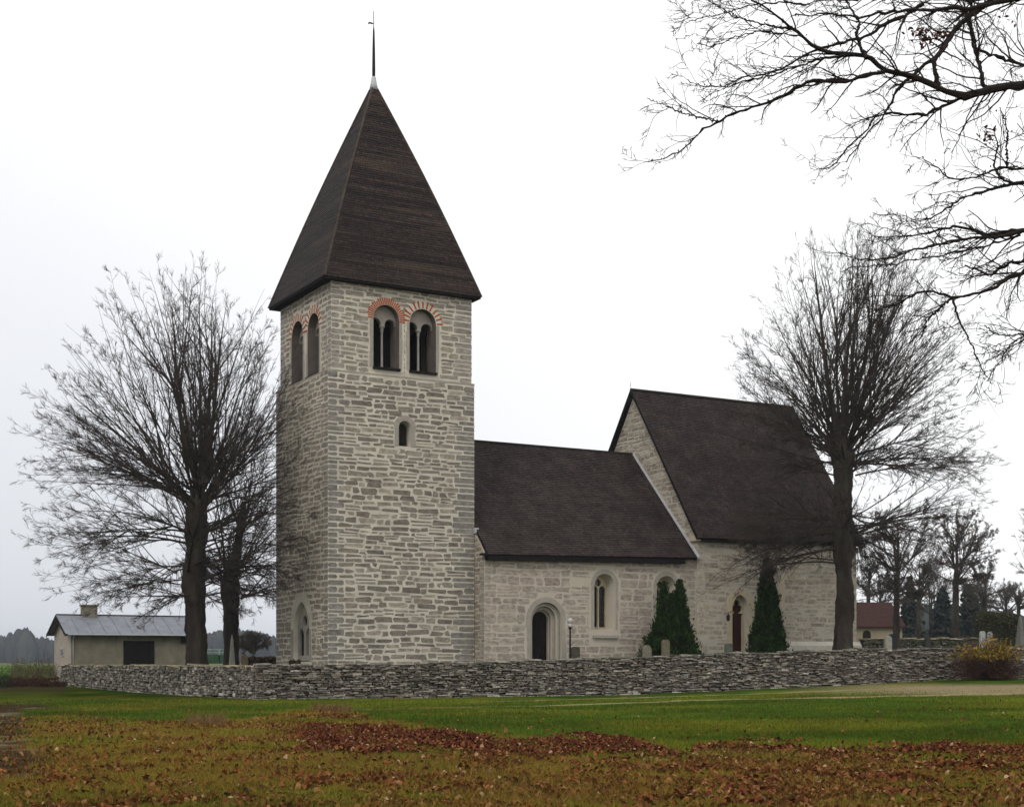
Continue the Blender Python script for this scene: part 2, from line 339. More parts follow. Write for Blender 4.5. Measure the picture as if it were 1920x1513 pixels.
def stones(mb, fr, W, z0, z1, opens=(), hr=(.16, .30), wr=(.35, .95), cols=None, quoin=None, gap=.035, prot=(.004, .022), inside=None, mat=1, seed=1, missing=0., wob=.045, fade=None, qcol=None, s0=0., slope=None):
    R = np.random.default_rng(seed); rects = []
    z = z0
    while z < z1:
        h = min(R.uniform(*hr), z1 - z + .001); zm = z + h / 2
        if h < .10: break
        cuts = []
        for o in opens:
            hw = max(hw_at(o, zm), hw_at(o, z + .01), hw_at(o, z + h - .01))
            if hw > 0: cuts.append((o[0] - hw, o[0] + hw))
        W_, s_0 = W, s0
        if slope is not None:
            k_ = max(0, (z + h * .8 - slope[0]) / slope[1]); s_0 = s0 + k_; W_ = W - k_
            if W_ - s_0 < .3: break
        cuts.sort(); a = s_0; spans = []
        for c0, c1 in cuts:
            if c0 > a: spans.append((a, c0))
            a = max(a, c1)
        if a < W_: spans.append((a, W_))
        for a, b in spans:
            s = a
            while s < b - .06:
                wd = R.uniform(*wr) * (h / .23) ** .3
                q = 0
                if quoin and (s == s0): wd = quoin[0] if int(z / .3) % 2 else quoin[1]; q = 1
                if quoin and b == W and b - s < quoin[0] * 1.6 and b - s > .2: wd = b - s; q = 1
                e = min(b, s + wd)
                if b - e < .18: e = b
                if not (missing and R.random() < missing and not q):
                    if not q and h > .26 and R.random() < .10:
                        zz = z + h * R.uniform(.4, .6); rects += [(s, e, z, zz, 0), (s, e, zz, z + h, 0)]
                    else: rects.append((s, e, z, z + h, q))
                s = e
        z += h
    r = np.array(rects); 
    if len(r) == 0: return
    if inside is not None:
        ok = inside(r[:, 0], r[:, 3]) & inside(r[:, 1], r[:, 3]); r = r[ok]
    n = len(r); g = gap * R.uniform(.5, 1.3, (n, 4)) * .5 + .004
    qq = r[:, 4] > 0; g[qq] *= .5
    hh_ = (r[:, 3] - r[:, 2])[:, None]; g[:, 2:] = np.minimum(g[:, 2:], hh_ * .15)
    g[r[:, 0] <= s0 + .001, 0] = -.006; g[r[:, 1] >= W - .001, 1] = -.006
    a, b, c, d = r[:, 0] + g[:, 0], r[:, 1] - g[:, 1], r[:, 2] + g[:, 2], r[:, 3] - g[:, 3]
    k = (np.minimum(b - a, d - c) * R.uniform(.10, .32, n))
    S = np.stack([a + k, b - k, b, b, b - k, a + k, a, a], 1); Z = np.stack([c, c, c + k, d - k, d, d, d - k, c + k], 1)
    jit = np.where(qq, .006, .024)[:, None]
    S = S + R.normal(0, 1, S.shape) * jit * 1.5; Z = Z + R.normal(0, 1, Z.shape) * jit
    S = np.clip(S, s0 - .006, W + .006)
    cs = S.mean(1, keepdims=True); cz = Z.mean(1, keepdims=True)
    dz = wob * np.sin(cs * 1.1 + cz * .9) + wob * .6 * np.sin(cs * 3.1 - cz * 2)
    inset = .012
    S2 = cs + (S - cs) * (1 - inset / np.maximum((b - a)[:, None] / 2, .03)); Z2 = cz + (Z - cz) * (1 - inset / np.maximum((d - c)[:, None] / 2, .03))
    p = R.uniform(*prot, n)[:, None]
    V0 = fr((S).ravel(), (Z + dz).ravel(), np.full(S.size, -.01)).reshape(n, 8, 3)
    V1 = fr((S2).ravel(), (Z2 + dz).ravel(), np.repeat(p, 8, 1).ravel()).reshape(n, 8, 3)
    V = np.concatenate([V0, V1], 1).reshape(-1, 3)
    pal = np.array(cols); cc = pal[R.integers(0, len(pal), n)] * R.uniform(.82, 1.15, (n, 1))
    if qcol is not None: cc[qq] = np.array(qcol) * R.uniform(.88, 1.12, (qq.sum(), 1))
    if fade is not None:
        t = fade[1] * R.uniform(.4, 1, (n, 1)); cc = cc * (1 - t) + np.array(fade[0]) * t
    cc = np.repeat(cc, 16, 0)
    o = (np.arange(n) * 16)[:, None]
    side = np.array([(i, (i + 1) % 8, 8 + (i + 1) % 8, 8 + i) for i in range(8)])
    mb.add(V, (o[:, :, None] + side[None]).reshape(-1, 4), mat, cc)
    mb.f.append((np.arange(8, 16)[None] + o + mb.n - len(V), mat))
def voussoirs(mb, fr, c, zs, r0, r1, n, a0=0, a1=math.pi, gap=.15, d0=-.02, d1=.03, mat=0, col=(1, 1, 1), var=0.1, lenvar=0.):
    A = np.linspace(a0, a1, n + 1)
    for i in range(n):
        g = (A[i + 1] - A[i]) * gap / 2; x = A[i] + g; y = A[i + 1] - g; rr = r1 + random.uniform(-lenvar, lenvar)
        tq = np.linspace(x, y, 2 + int(abs(y - x) / .12)); p = [(c + r0 * math.cos(t), zs + r0 * math.sin(t)) for t in tq] + [(c + rr * math.cos(t), zs + rr * math.sin(t)) for t in tq[::-1]]
        mb.prism(fr, p, d0, p, d1 + random.uniform(-.004, .004), mat, np.array(col) * random.uniform(1 - var, 1 + var))
def jambs(mb, fr, c, zb, zs, r, w, hb=.45, d1=.025, mat=0, col=(1, 1, 1), var=.08):
    z = zb
    while z < zs - .05:
        h = min(random.uniform(hb * .7, hb * 1.3), zs - z)
        if zs - z - h < .12: h = zs - z
        for sgn in (-1, 1):
            ww = w * random.uniform(.75, 1.3); a, b = sorted((c + sgn * r, c + sgn * (r + ww)))
            mb.box(fr, a + .004, b - .004, z + .008, z + h - .008, -.02, d1 + random.uniform(-.005, .005), mat, np.array(col) * random.uniform(1 - var, 1 + var))
        z += h

church = thing('church', tuple(U(0, 0, 1.0)), 'medieval grey limestone church with pointed tower, low nave and higher choir', 'church')
TOWC = [(.205, .185, .155), (.225, .205, .175), (.185, .17, .15), (.26, .235, .20), (.215, .185, .16), (.18, .16, .14), (.30, .275, .23)]
TOWW = [(.27, .24, .195), (.25, .22, .18), (.29, .255, .205), (.26, .225, .185)]
# ---------- tower
TU, TV, ZT0, ZT1, ZSTR = 7.88, 6.95, .6, 20.05, 15.45
IW, IS, IE, IN_ = .20, .10, .10, .10
lo = MB().box(lambda a, b, c: U(a, b, c), 0, TU, 0, TV, ZT0, ZSTR, 0)
hi = MB().box(lambda a, b, c: U(a, b, c), IW, TU - IE, IS, TV - IN_, ZSTR - .02, ZT1, 0)
vo = MB().box(lambda a, b, c: U(a, b, c), 1.15, TU - 1.15, 1.15, TV - 1.15, 14.6, 19.75)
vl = MB().box(lambda a, b, c: U(a, b, c), 1.15, TU - 1.15, 1.15, TV - 1.15, 8.0, 14.0)
vlo = MB().box(lambda a, b, c: U(a, b, c), 1.15, TU - 1.15, 1.15, TV - 1.15, 14.6, ZSTR + .1)
fS, fW = south(-IS), west(IW); fS = south(IS); fE, fN = east(TU - IE), north(TV - IN_)
# belfry openings (centre, sill, spring, radius)
def bel_s(p0, p1, ytop, ysill):
    a, b = Spx(p0, IS), Spx(p1, IS); c = (a + b) / 2; r = (b - a) / 2
    return c, Zpy(ysill, c, IS), Zpy(ytop, c, IS) - r, r
B1 = bel_s(700, 748.5, 572, 690); B2 = bel_s(768, 817.5, 580, 698)
def bel_w(p0, p1, ytop, ysill):
    a, b = Wpx(p1, IW), Wpx(p0, IW); c = (a + b) / 2; r = (b - a) / 2
    return c, Zpy(ysill, IW, c), Zpy(ytop, IW, c) - r, r
zb_, zs_ = (B1[1] + B2[1]) / 2, (B1[2] + B2[2]) / 2
W1 = bel_w(577, 598, 587, 705); W2 = bel_w(547, 568, 603, 717)
zw, zws = (W1[1] + W2[1]) / 2, (W1[2] + W2[2]) / 2
BEL = [(fS, B1[0], zb_, zs_, B1[3], 1), (fS, B2[0], zb_, zs_, B2[3], 0), (fW, W1[0], zw, zws, W1[3], 0), (fW, W2[0], zw, zws, W2[3], 0),
       (fE, 2.5, zb_, zs_, .68, 0), (fE, 4.4, zb_, zs_, .68, 0), (fN, 3., zb_, zs_, .68, 0), (fN, 4.9, zb_, zs_, .68, 0)]
cut = MB()
for fr, c, zb, zs, r, _ in BEL: cut.prism(fr, arch(c, zb, zs, r), .1, arch(c, zb, zs, r), -1.25)
lowcut = MB()
a, b = Spx(747.5, 0), Spx(770.5, 0); SW_ = ((a + b) / 2, Zpy(836, a, 0), Zpy(788, a, 0) - (b - a) / 2, (b - a) / 2)
lowcut.prism(south(0), arch(SW_[0], SW_[1] + .0, SW_[2], SW_[3]), .1, arch(SW_[0] - .0, SW_[1] + .04, SW_[2] - .02, SW_[3] * .86), -1.25)
a, b = Wpx(580, 0), Wpx(550, 0); LW = ((a + b) / 2, 1.6, Zpy(1123, 0, a) - (b - a) / 2 * 1.35, (b - a) / 2)
lowcut.prism(west(0), arch(LW[0], LW[1], LW[2], LW[3], pointed=.35), .1, arch(LW[0], LW[1], LW[2] - .06, LW[3] * .85, pointed=.35), -.5)
tw = MB()
v, f = boolcut(lo, [vl, vlo, lowcut]); tw.add(v, f, 0)
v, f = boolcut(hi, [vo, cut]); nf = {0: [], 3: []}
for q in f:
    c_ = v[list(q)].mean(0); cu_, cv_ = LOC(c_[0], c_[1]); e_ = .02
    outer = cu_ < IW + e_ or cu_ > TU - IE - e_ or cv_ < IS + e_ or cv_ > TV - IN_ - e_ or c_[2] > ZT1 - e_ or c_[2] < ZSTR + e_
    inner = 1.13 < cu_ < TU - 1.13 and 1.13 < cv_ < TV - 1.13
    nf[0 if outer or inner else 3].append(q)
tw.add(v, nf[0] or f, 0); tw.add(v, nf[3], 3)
opS = [(B1[0], zb_, zs_, B1[3], .24), (B2[0], zb_, zs_, B2[3], .24)]; opW = [(W1[0], zw, zws, W1[3], .3), (W2[0], zw, zws, W2[3], .3)]
QC = (.27, .25, .225)
def shift(fr, off): return lambda s, z, d: fr(s + off, z, d)
stones(tw, south(0), TU, ZT0, ZSTR - .05, [(SW_[0], SW_[1], SW_[2], SW_[3], .22)], cols=TOWC, quoin=(.85, .5), seed=3, qcol=(.205, .195, .18), hr=(.17, .34), wr=(.3, 1.1), gap=.07, prot=(.001, .008))
stones(tw, west(0), TV, ZT0, ZSTR - .05, [(LW[0], LW[1], LW[2] + .3, LW[3], .3)], cols=TOWW, quoin=(.85, .5), seed=4, qcol=(.24, .22, .195), gap=.07, hr=(.19, .33), wr=(.35, 1.0), prot=(.001, .008))
stones(tw, fS, TU - IE, ZSTR + .1, ZT1, opS, cols=[(.27, .245, .21), (.25, .225, .19), (.235, .215, .185), (.285, .255, .21)], quoin=(.7, .45), seed=5, qcol=QC, gap=.07, s0=IW, hr=(.18, .32), wr=(.35, 1.0), prot=(.001, .008))
stones(tw, fW, TV - IN_, ZSTR + .1, ZT1, opW, cols=TOWW, quoin=(.7, .45), seed=6, qcol=QC, gap=.065, s0=IS, hr=(.18, .3), wr=(.3, .85), prot=(.001, .008))
stones(tw, east(TU), TV, ZT0, ZSTR - .05, cols=TOWC, quoin=(.85, .5), seed=7)
stones(tw, north(TV), TU, ZT0, ZSTR - .05, cols=TOWC, quoin=(.85, .5), seed=8)
stones(tw, fE, TV - IN_, ZSTR + .1, ZT1, [(2.5, zb_, zs_, .68, .3), (4.4, zb_, zs_, .68, .3)], cols=TOWC, quoin=(.7, .45), seed=9, s0=IS)
stones(tw, fN, TU - IE, ZSTR + .1, ZT1, [(3., zb_, zs_, .68, .3), (4.9, zb_, zs_, .68, .3)], cols=TOWC, quoin=(.7, .45), seed=10, s0=IW)
# weathered ledge where the upper stage steps in
for (a0, a1, b0, b1) in ((-.015, TU + .015, -.015, IS + .02), (-.015, IW + .02, IS + .024, TV + .015), (TU - IE - .02, TU + .015, IS + .024, TV + .015), (IW + .024, TU - IE - .024, TV - IN_ - .02, TV + .015)):
    tw.box(lambda a, b, c: U(a, b, c), a0, a1, b0, b1, ZSTR + .0, ZSTR + .07, 2)
# dressed stone round the openings
jambs(tw, south(0), SW_[0], SW_[1], SW_[2], SW_[3], .26, .4, .03, 2); voussoirs(tw, south(0), SW_[0], SW_[2], SW_[3], SW_[3] + .26, 5, gap=.04, mat=2)
jambs(tw, west(0), LW[0], LW[1], LW[2], LW[3], .3, .6, .03, 2)
for fr, c, zb, zs, r, _ in BEL[:4]: jambs(tw, fr, c, zb, zs, r, .17, .7, .012, 2)
M['reveal'] = pm('shaded_brownish_reveal', (.125, .105, .092), .95, ns=2, na=.25, bump=.3)  # brownish stone darkened further, recess shade put into its colour
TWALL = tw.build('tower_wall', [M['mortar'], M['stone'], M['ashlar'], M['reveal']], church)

def belfry(fr, c, zb, zs, r, dense):
    wmb = MB(); DEP = -.42
    zc = zs - .20  # top of capital
    ty = MB().prism(fr, [(c - r + .003, zc)] + [(c + r - .003, zc)] + [(c + (r - .003) * math.cos(a), zs + (r - .003) * math.sin(a)) for a in np.linspace(0, math.pi, 16)], DEP, [(c - r + .003, zc)] + [(c + r - .003, zc)] + [(c + (r - .003) * math.cos(a), zs + (r - .003) * math.sin(a)) for a in np.linspace(0, math.pi, 16)], DEP - .24)
    r2 = (r - .10) / 2; cc = MB()
    for s_ in (-1, 1): q = arch(c + s_ * (r2 + .10), zc - .3, zc + .02, r2 - .003, 12); cc.prism(fr, q, DEP + .1, q, DEP - .4)
    v, f = boolcut(ty, [cc]); wmb.add(v, f, 0)
    win = wmb.build('belfry_window', M['ashlar'], church)
    cm = MB(); p = fr(c, 0, DEP - .12)
    cm.lathe((p[0], p[1], 0), [(.12, zb + .02), (.12, zb + .08), (.085, zb + .16), (.062, zb + .2), (.056, zc - .42), (.06, zc - .34), (.09, zc - .32), (.065, zc - .29), (.10, zc - .12), (.15, zc - .08), (.15, zc - .0)], 14)
    cm.build('column', M['ashlar'], win, smooth=False)
    bm_ = MB()
    rg = [(c + (r + .005) * math.cos(t), zs + (r + .005) * math.sin(t)) for t in np.linspace(-.1, math.pi + .1, 24)] + [(c + (r + .30) * math.cos(t), zs + (r + .30) * math.sin(t)) for t in np.linspace(math.pi + .1, -.1, 24)]
    bm_.prism(fr, rg, -.03, rg, .008, 1)
    if dense == 1: voussoirs(bm_, fr, c, zs, r + .01, r + .32, 27, -.12, math.pi + .05, .34, -.03, .02, 0, lenvar=.05)
    else:
        for a in np.linspace(.05, math.pi - .05, 13): a += random.uniform(-.04, .04); voussoirs(bm_, fr, c, zs, r + .03, r + .38, 1, a - .044, a + .044, 0, -.03, .02, 0, lenvar=.06)
    bm_.build('brick_arch', [M['brick'], M['mortar']], win)
    sm_ = MB().box(fr, c - r - .03, c + r + .03, zb - .10, zb + .015, -.5, .13); sm_.build('sill', M['darkwood'], win)
for b in BEL: belfry(*b)
for fr, c, zb, zs, r, _ in BEL[4:]:
    q = arch(c, zb, zs, r * .995); MB().prism(fr, q, -.95, q, -1.0).build('opening_blocker', M['darkwood'], church)  # boards added in unseen openings to stop sky light and darken the belfry
MB().box(lambda a, b, c: U(a, b, c), 3.2, 5.0, 2.2, 5.4, 14.62, 19.0).build('belfry_light_block', M['darkwood'], church)  # solid block added inside so no sky shows through the belfry
# small slit window and pointed west window
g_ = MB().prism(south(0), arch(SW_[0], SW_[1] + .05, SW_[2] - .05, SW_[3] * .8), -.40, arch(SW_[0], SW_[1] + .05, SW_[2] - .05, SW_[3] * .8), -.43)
g_.build('slit_window', M['interior'], church)  # dark sheet standing in for the unlit inside behind the slit
wf = MB(); D = -.2; c = LW[0]; r = LW[3] * .88
base = MB().prism(west(0), arch(c, LW[1] + .05, LW[2] - .08, r, pointed=.35), D, arch(c, LW[1] + .05, LW[2] - .08, r, pointed=.35), D - .14)
ct = MB(); hh = LW[2] - .75
for s_ in (-1, 1): q = arch(c + s_ * r * .5, LW[1] + .3, hh + .35, r * .36, 8, pointed=.4); ct.prism(west(0), q, D + .1, q, D - .3)
q = [(c + r * .3 * math.cos(a), hh + 1.15 + r * .3 * math.sin(a)) for a in np.linspace(0, 2 * math.pi, 12, endpoint=False)]; ct.prism(west(0), q, D + .1, q, D - .3)
v, f = boolcut(base, [ct]); wf.add(v, f, 0)
wwin = wf.build('west_window', M['ashlar'], church)
MB().prism(west(0), arch(c, LW[1], LW[2] - .08, r * .98, pointed=.35), D - .16, arch(c, LW[1], LW[2] - .08, r * .98, pointed=.35), D - .18).build('pane', M['glass'], wwin)

# ---------- spire of shingles
def shingle_face(mb, fun, rows, wshare, cols, th=.02, seed=0, jitter=.5, streak=.0):
    """fun(t, row_v) -> point on the roof plane, t in 0..1 across, v in 0..1 up; wshare(v) -> number of shingles in that row; fun returns (P, normal)"""
    R = np.random.default_rng(seed); pal = np.array(cols)
    for i in range(rows):
        v0 = i / rows; v1 = (i + 1.12) / rows; n = max(2, int(wshare(v0)))
        e = np.linspace(0, 1, n + 1) ; e[1:-1] += R.uniform(-.22, .22, n - 1) / n
        a, b = e[:-1] + .05 / n, e[1:] - .05 / n; a[0] = 0; b[-1] = 1
        vv0 = np.full(n, v0) + R.uniform(-jitter, jitter, n) * .09 / rows; vv1 = np.full(n, min(v1, 1.0))
        h = th * R.uniform(.7, 1.4, n)
        p0, nn = fun(a, vv0); p1, _ = fun(b, vv0); p2, _ = fun(b, vv1); p3, _ = fun(a, vv1)
        H0 = h[:, None] * nn
        V = np.stack([p0 + H0, p1 + H0, p2 + nn * .003, p3 + nn * .003, p0 - nn * .01, p1 - nn * .01], 1).reshape(-1, 3)
        o = (np.arange(n) * 6)[:, None, None]
        rowc = 1 + streak * R.normal() * .5
        cc = pal[R.integers(0, len(pal), n)] * R.uniform(.8, 1.2, (n, 1)) * max(.5, rowc)
        mb.add(V, (np.array([(0, 1, 2, 3), (4, 5, 1, 0)])[None] + o).reshape(-1, 4), 0, np.repeat(cc, 6, 0))
OV = .30; ZE = 19.85; ZA = 30.95
ec = [(-OV, -OV), (TU + OV - .05, -OV), (TU + OV - .05, TV + OV), (-OV, TV + OV)]; ac = (TU / 2 + .0, TV / 2)
SPC = [(.024, .0165, .014), (.019, .0135, .012), (.030, .020, .016), (.022, .016, .015)]
sp = MB()
top = [(ac[0] + sx * .14, ac[1] + sy * .14) for sx, sy in ((-1, -1), (1, -1), (1, 1), (-1, 1))]
for k in range(4):
    A = U(*ec[k], ZE); B = U(*ec[(k + 1) % 4], ZE); Ct = U(*top[(k + 1) % 4], ZA - .25); Dt = U(*top[k], ZA - .25)
    nn = np.cross(B - A, Dt - A); nn /= np.linalg.norm(nn)
    def fun(t, v, A=A, B=B, Ct=Ct, Dt=Dt, nn=nn):
        t = t[:, None]; v = v[:, None]; bul = .10 * np.sin(np.pi * v)
        return (A * (1 - t) + B * t) * (1 - v) + (Dt * (1 - t) + Ct * t) * v + nn * bul, nn
    shingle_face(sp, fun, 84, lambda v: 3 + 52 * (1 - v), SPC, .022, 20 + k, .5, .5)
    # boards closing the face under the shingles
    sp.add([A, B, Ct, Dt], [(0, 1, 2, 3)], 1)
sp.box(lambda a, b, c: U(a, b, c), -OV + .02, TU + OV - .07, -OV + .02, TV + OV - .02, ZE - .10, ZE - .004, 1)
for k in range(4):   # hip ridges
    A = U(*ec[k], ZE); T_ = U(*top[k], ZA - .25); t = np.linspace(0, 1, 20)[:, None]
    ctr = U(ac[0], ac[1], ZE); od = (A - ctr); od /= np.linalg.norm(od)
    sp.tube((A * (1 - t) + T_ * t) + od * (.13 * np.sin(np.pi * t)) , .065, 6, 0, (.045, .034, .027))
SPIRE = sp.build('spire_roof', [M['spire'], M['darkwood']], church)
ap = U(ac[0], ac[1], 0)
MB().lathe((ap[0], ap[1], 0), [(.24, ZA - .30), (.17, ZA + .02), (.11, ZA + .38), (.07, ZA + .42)], 10).build('spire_cap', M['lead'], SPIRE)
MB().lathe((ap[0], ap[1], 0), [(.075, ZA + .3), (.085, ZA + .7), (.07, ZA + 1.8), (.045, ZA + 2.75), (.02, ZA + 2.95), (.018, ZA + 3.75)], 10).build('mast', M['iron'], SPIRE)
vn_ = MB(); q = [(0, 0), (-.10, .03), (-.2, .07), (-.3, .02), (-.26, -.07), (-.20, -.01), (-.12, -.05), (-.06, -.05)]
vn_.prism(lambda s, z, d: np.stack([ap[0] + s, ap[1] + np.asarray(d, float), z + ZA + 3.13], -1), q, -.01, q, .01); vn_.build('weathercock', M['iron'], SPIRE)

for o_ in bpy.data.objects:
    if o_.name.startswith(('column', 'mast', 'spire_cap')): o_.data.polygons.foreach_set('use_smooth', np.ones(len(o_.data.polygons), bool))
# ---------- nave
NV, NU0, NU1, RV = -1.0, 7.92, 20.9, 4.85
def eaveN(u): return 6.93 + (np.asarray(u, float) - 7.9) * .018
ZRN = 13.5
VN = 2 * RV - NV
def gableprof(v0, v1, ze, zr): return [(v0, .6), (v1, .6), (v1, ze), (RV, zr), (v0, ze)]
body = MB(); pr = gableprof(NV, VN, 7.0, ZRN - .25); pr2 = gableprof(NV, VN, 7.22, ZRN - .25)
body.prism(lambda s, z, d: U(d, s, z), pr, NU0, pr2, NU1)
def nwin(p0, p1, ytop, ysill, v=NV):
    a, b = Spx(p0, v), Spx(p1, v); c = (a + b) / 2; return c, Zpy(ysill, c, v), Zpy(ytop, c, v) - (b - a) / 2, (b - a) / 2
NW = [nwin(1113.5, 1154, 1074, 1181), nwin(1229, 1271, 1074, 1181)]
NW[1] = (NW[1][0], NW[0][1], NW[0][2], NW[0][3])
ND = nwin(995, 1053, 1129, 1250); ND = (ND[0], 1.1, ND[2], ND[3])
cutn = MB(); fN_ = south(-NV)
fSn = lambda s, z, d: U(s, NV - np.asarray(d, float), z)
for c, zb, zs, r in NW: cutn.prism(fSn, arch(c, zb, zs, r), .1, arch(c, zb + .12, zs - .02, r * .62), -.95)
STEP = [(1.0, -.22), (.80, -.45), (.63, -.66), (.53, -1.0)]
d0 = .1
cuts_n = [cutn]
for k_, (sf, dd) in enumerate(STEP):
    m_ = MB(); q = arch(ND[0], ND[1], ND[2], ND[3] * sf, 18); m_.prism(fSn, q, .1, q, dd); cuts_n.append(m_)
v, f = boolcut(body, cuts_n)
nv = MB(); nv.add(v, f, 0)
NC = [(.30, .255, .225), (.33, .29, .25), (.30, .27, .235), (.27, .225, .205), (.35, .31, .27)]
opn = [(c, zb - .5, zs, r, .26) for c, zb, zs, r in NW] + [(ND[0], ND[1], ND[2], ND[3], .3)]
stones(nv, fSn, NU1, .7, 7.15, opn, cols=NC, seed=31, hr=(.24, .52), wr=(.4, 1.2), gap=.045, prot=(.001, .004), missing=.03, fade=((.36, .32, .27), .5), s0=NU0, quoin=(.7, .4), qcol=(.33, .295, .255), wob=.02)
gin = lambda s, z: (z < 7.0 + (np.minimum(s - NV, VN - s)) * 1.12 + .05)
stones(nv, west(NU0), VN, .7, 13.2, cols=TOWW, seed=32, hr=(.18, .3), slope=(7.0, 1.068), s0=NV, quoin=(.6, .4), qcol=(.27, .25, .22), gap=.05)
stones(nv, north(VN), NU1, .7, 7.0, cols=TOWC, seed=33, s0=NU0)
for c, zb, zs, r in NW:
    jambs(nv, fSn, c, zb, zs, r, .18, .75, .006, 2); voussoirs(nv, fSn, c, zs, r, r + .20, 9, gap=.02, d1=.006, mat=2)
for k_, (sf, dd) in enumerate(STEP[:3]):   # roll mouldings of the stepped portal
    rr = ND[3] * (sf - .02) - .05; p = [(ND[0] + rr, ND[1])] + [(ND[0] + rr * math.cos(a), ND[2] + rr * math.sin(a)) for a in np.linspace(0, math.pi, 20)] + [(ND[0] - rr, ND[1])]
    p = np.array(p); nv.tube(fSn(p[:, 0], p[:, 1], np.full(len(p), dd + .03)), .045, 8, 2)
voussoirs(nv, fSn, ND[0], ND[2], ND[3], ND[3] + .27, 11, gap=.02, d1=.007, mat=2); jambs(nv, fSn, ND[0], ND[1], ND[2], ND[3], .25, .7, .007, 2)
NWALL = nv.build('nave_wall', [M['plaster'], M['stone'], M['ashlar']], church)
def two_light(c, zb, zs, r, fr, D, name='nave_window', slab=True):
    ri = r * .74; base = MB(); q = arch(c, zb + .1, zs, ri, 16); base.prism(fr, q, D, q, D - .13)
    ct = MB()
    for s_ in (-1, 1): q = arch(c + s_ * ri * .5, zb + .16, zs - .22, ri * .41, 8, pointed=.3); ct.prism(fr, q, D + .1, q, D - .3)
    q = [(c + ri * .36 * math.cos(a), zs + ri * .38 + ri * .36 * math.sin(a)) for a in np.linspace(0, 2 * math.pi, 14, endpoint=False)]; ct.prism(fr, q, D + .1, q, D - .3)
    v, f = boolcut(base, [ct]); o = MB().add(v, f, 0).build(name, M['sandy'], church)
    q = arch(c, zb + .08, zs, ri * .97, 16); MB().prism(fr, q, D - .15, q, D - .17).build('pane', M['glass'], o)
    if slab:
        MB().box(fr, c - r - .08, c + r + .12, zb - .42, zb - .27, -.05, .14).build('sill', M['ashlar'], o)
    return o
for c, zb, zs, r in NW: two_light(c, zb, zs, r, fSn, -.62)
dm = MB()
dq = arch(ND[0], ND[1] + .02, ND[2], ND[3] * .525, 18); dm.prism(fSn, dq, -.80, dq, -.86)
for i in range(-3, 4):
    dm.box(fSn, ND[0] + i * .145 - .066, ND[0] + i * .145 + .066, ND[1] + .05, ND[2] + .55 * math.sqrt(max(.01, 1 - (i / 4.2) ** 2)) * ND[3] , -.80, -.785)
nd = dm.build('nave_door', M['doordark'], church)
hd = MB().tube(fSn(np.array([ND[0] + .3, ND[0] + .3, ND[0] + .3, ND[0] + .3]), np.array([2.2, 2.25, 2.4, 2.45]), np.array([-.79, -.73, -.73, -.79])), .015, 6).build('handle', M['iron'], nd)
ROC = [(.050, .038, .040), (.042, .033, .035), (.056, .042, .042), (.046, .037, .036), (.039, .031, .034)]
def roof_side(mb, u0, u1, v_e, ze0, ze1, zr, rows, per, seed, sgn=1):
    A = U(u0, v_e, ze0); B = U(u1, v_e, ze1); Ct = U(u1, RV, zr); Dt = U(u0, RV, zr)
    nn = np.cross(B - A, Dt - A) * sgn; nn /= np.linalg.norm(nn)
    def fun(t, v):
        t = t[:, None]; v = v[:, None]; sag = -.05 * np.sin(np.pi * v) * np.sin(np.pi * t)
        return (A * (1 - t) + B * t) * (1 - v) + (Dt * (1 - t) + Ct * t) * v + nn * sag, nn
    shingle_face(mb, fun, rows, lambda v: per, ROC, .024, seed, .5, .12)
    # rafters' underside and boards
    P = [A, B, Ct, Dt]; Q = [p - nn * .14 for p in P]; P = [p - nn * .055 for p in P]
    mb.add(P + Q, [(0, 1, 2, 3), (7, 6, 5, 4), (0, 4, 5, 1), (1, 5, 6, 2), (2, 6, 7, 3), (3, 7, 4, 0)], 1)
rf = MB(); rf_u0, rf_u1 = 7.93, 20.78
roof_side(rf, rf_u0, rf_u1, NV - .38, 6.90, 7.17, ZRN, 62, 90, 41)
roof_side(rf, rf_u0, rf_u1, 2 * RV - NV + .38, 6.95, 7.1, ZRN, 40, 70, 42, -1)
rf.box(lambda a, b, c: U(a, b, c), rf_u0, rf_u1 - .05, RV - .10, RV + .10, ZRN - .03, ZRN + .045, 0, (.045, .04, .035))
# dark boxed eaves along the nave
e0 = lambda a, b, c: U(a, b, c + (np.asarray(a, float) - 8) * .018)
rf.box(e0, 7.95, 20.0, NV - .34, NV - .02, 6.62, 6.86, 1)
rf.box(lambda a, b, c: U(a, b, c), 7.70, 7.92, NV - .36, NV + .1, 6.86, 6.96, 1)
NROOF = rf.build('nave_roof', [M['shingle'], M['darkwood']], church)
fl = MB()
def strip(pts, wd, th, mb, nrm):
    pts = np.array(pts); mb.tube(pts, wd, 5)
t = np.linspace(0, 1, 24)
fp = np.stack([U(20.72, NV - .42 + (RV - NV + .42) * a, 7.17 + (ZRN - 7.17) * a + .06 - .04 * math.sin(math.pi * a)) for a in t])
wdt = .17
A_ = fp; B_ = fp + U(wdt, 0, 0) - U(0, 0, 0)
V = []; Fq = []
for i in range(24): V += [A_[i], B_[i] + np.array([0, 0, .02]), B_[i] + np.array([0, 0, -.1]), A_[i] + np.array([0, 0, -.1])]
for i in range(23):
    for j in range(4): Fq.append((i * 4 + j, i * 4 + (j + 1) % 4, i * 4 + 4 + (j + 1) % 4, i * 4 + 4 + j))
Fq += [(0, 1, 2, 3), (95, 94, 93, 92)]
fl.add(V, Fq)
p0 = U(7.9, .02, Zpy(905, 7.9, 0)); 
fl.build('flashing', M['lead'], NROOF)
f2 = MB(); 
for a, b in ((-.05, .12),): 
    zc_ = 6.9 + (a - NV + .38) * 1.1
    f2.box(lambda a, b, c: U(a, b, c), 7.83, 8.06, -.16, .02, 8.02, 8.30)
f2.build('flashing', M['lead'], NROOF)

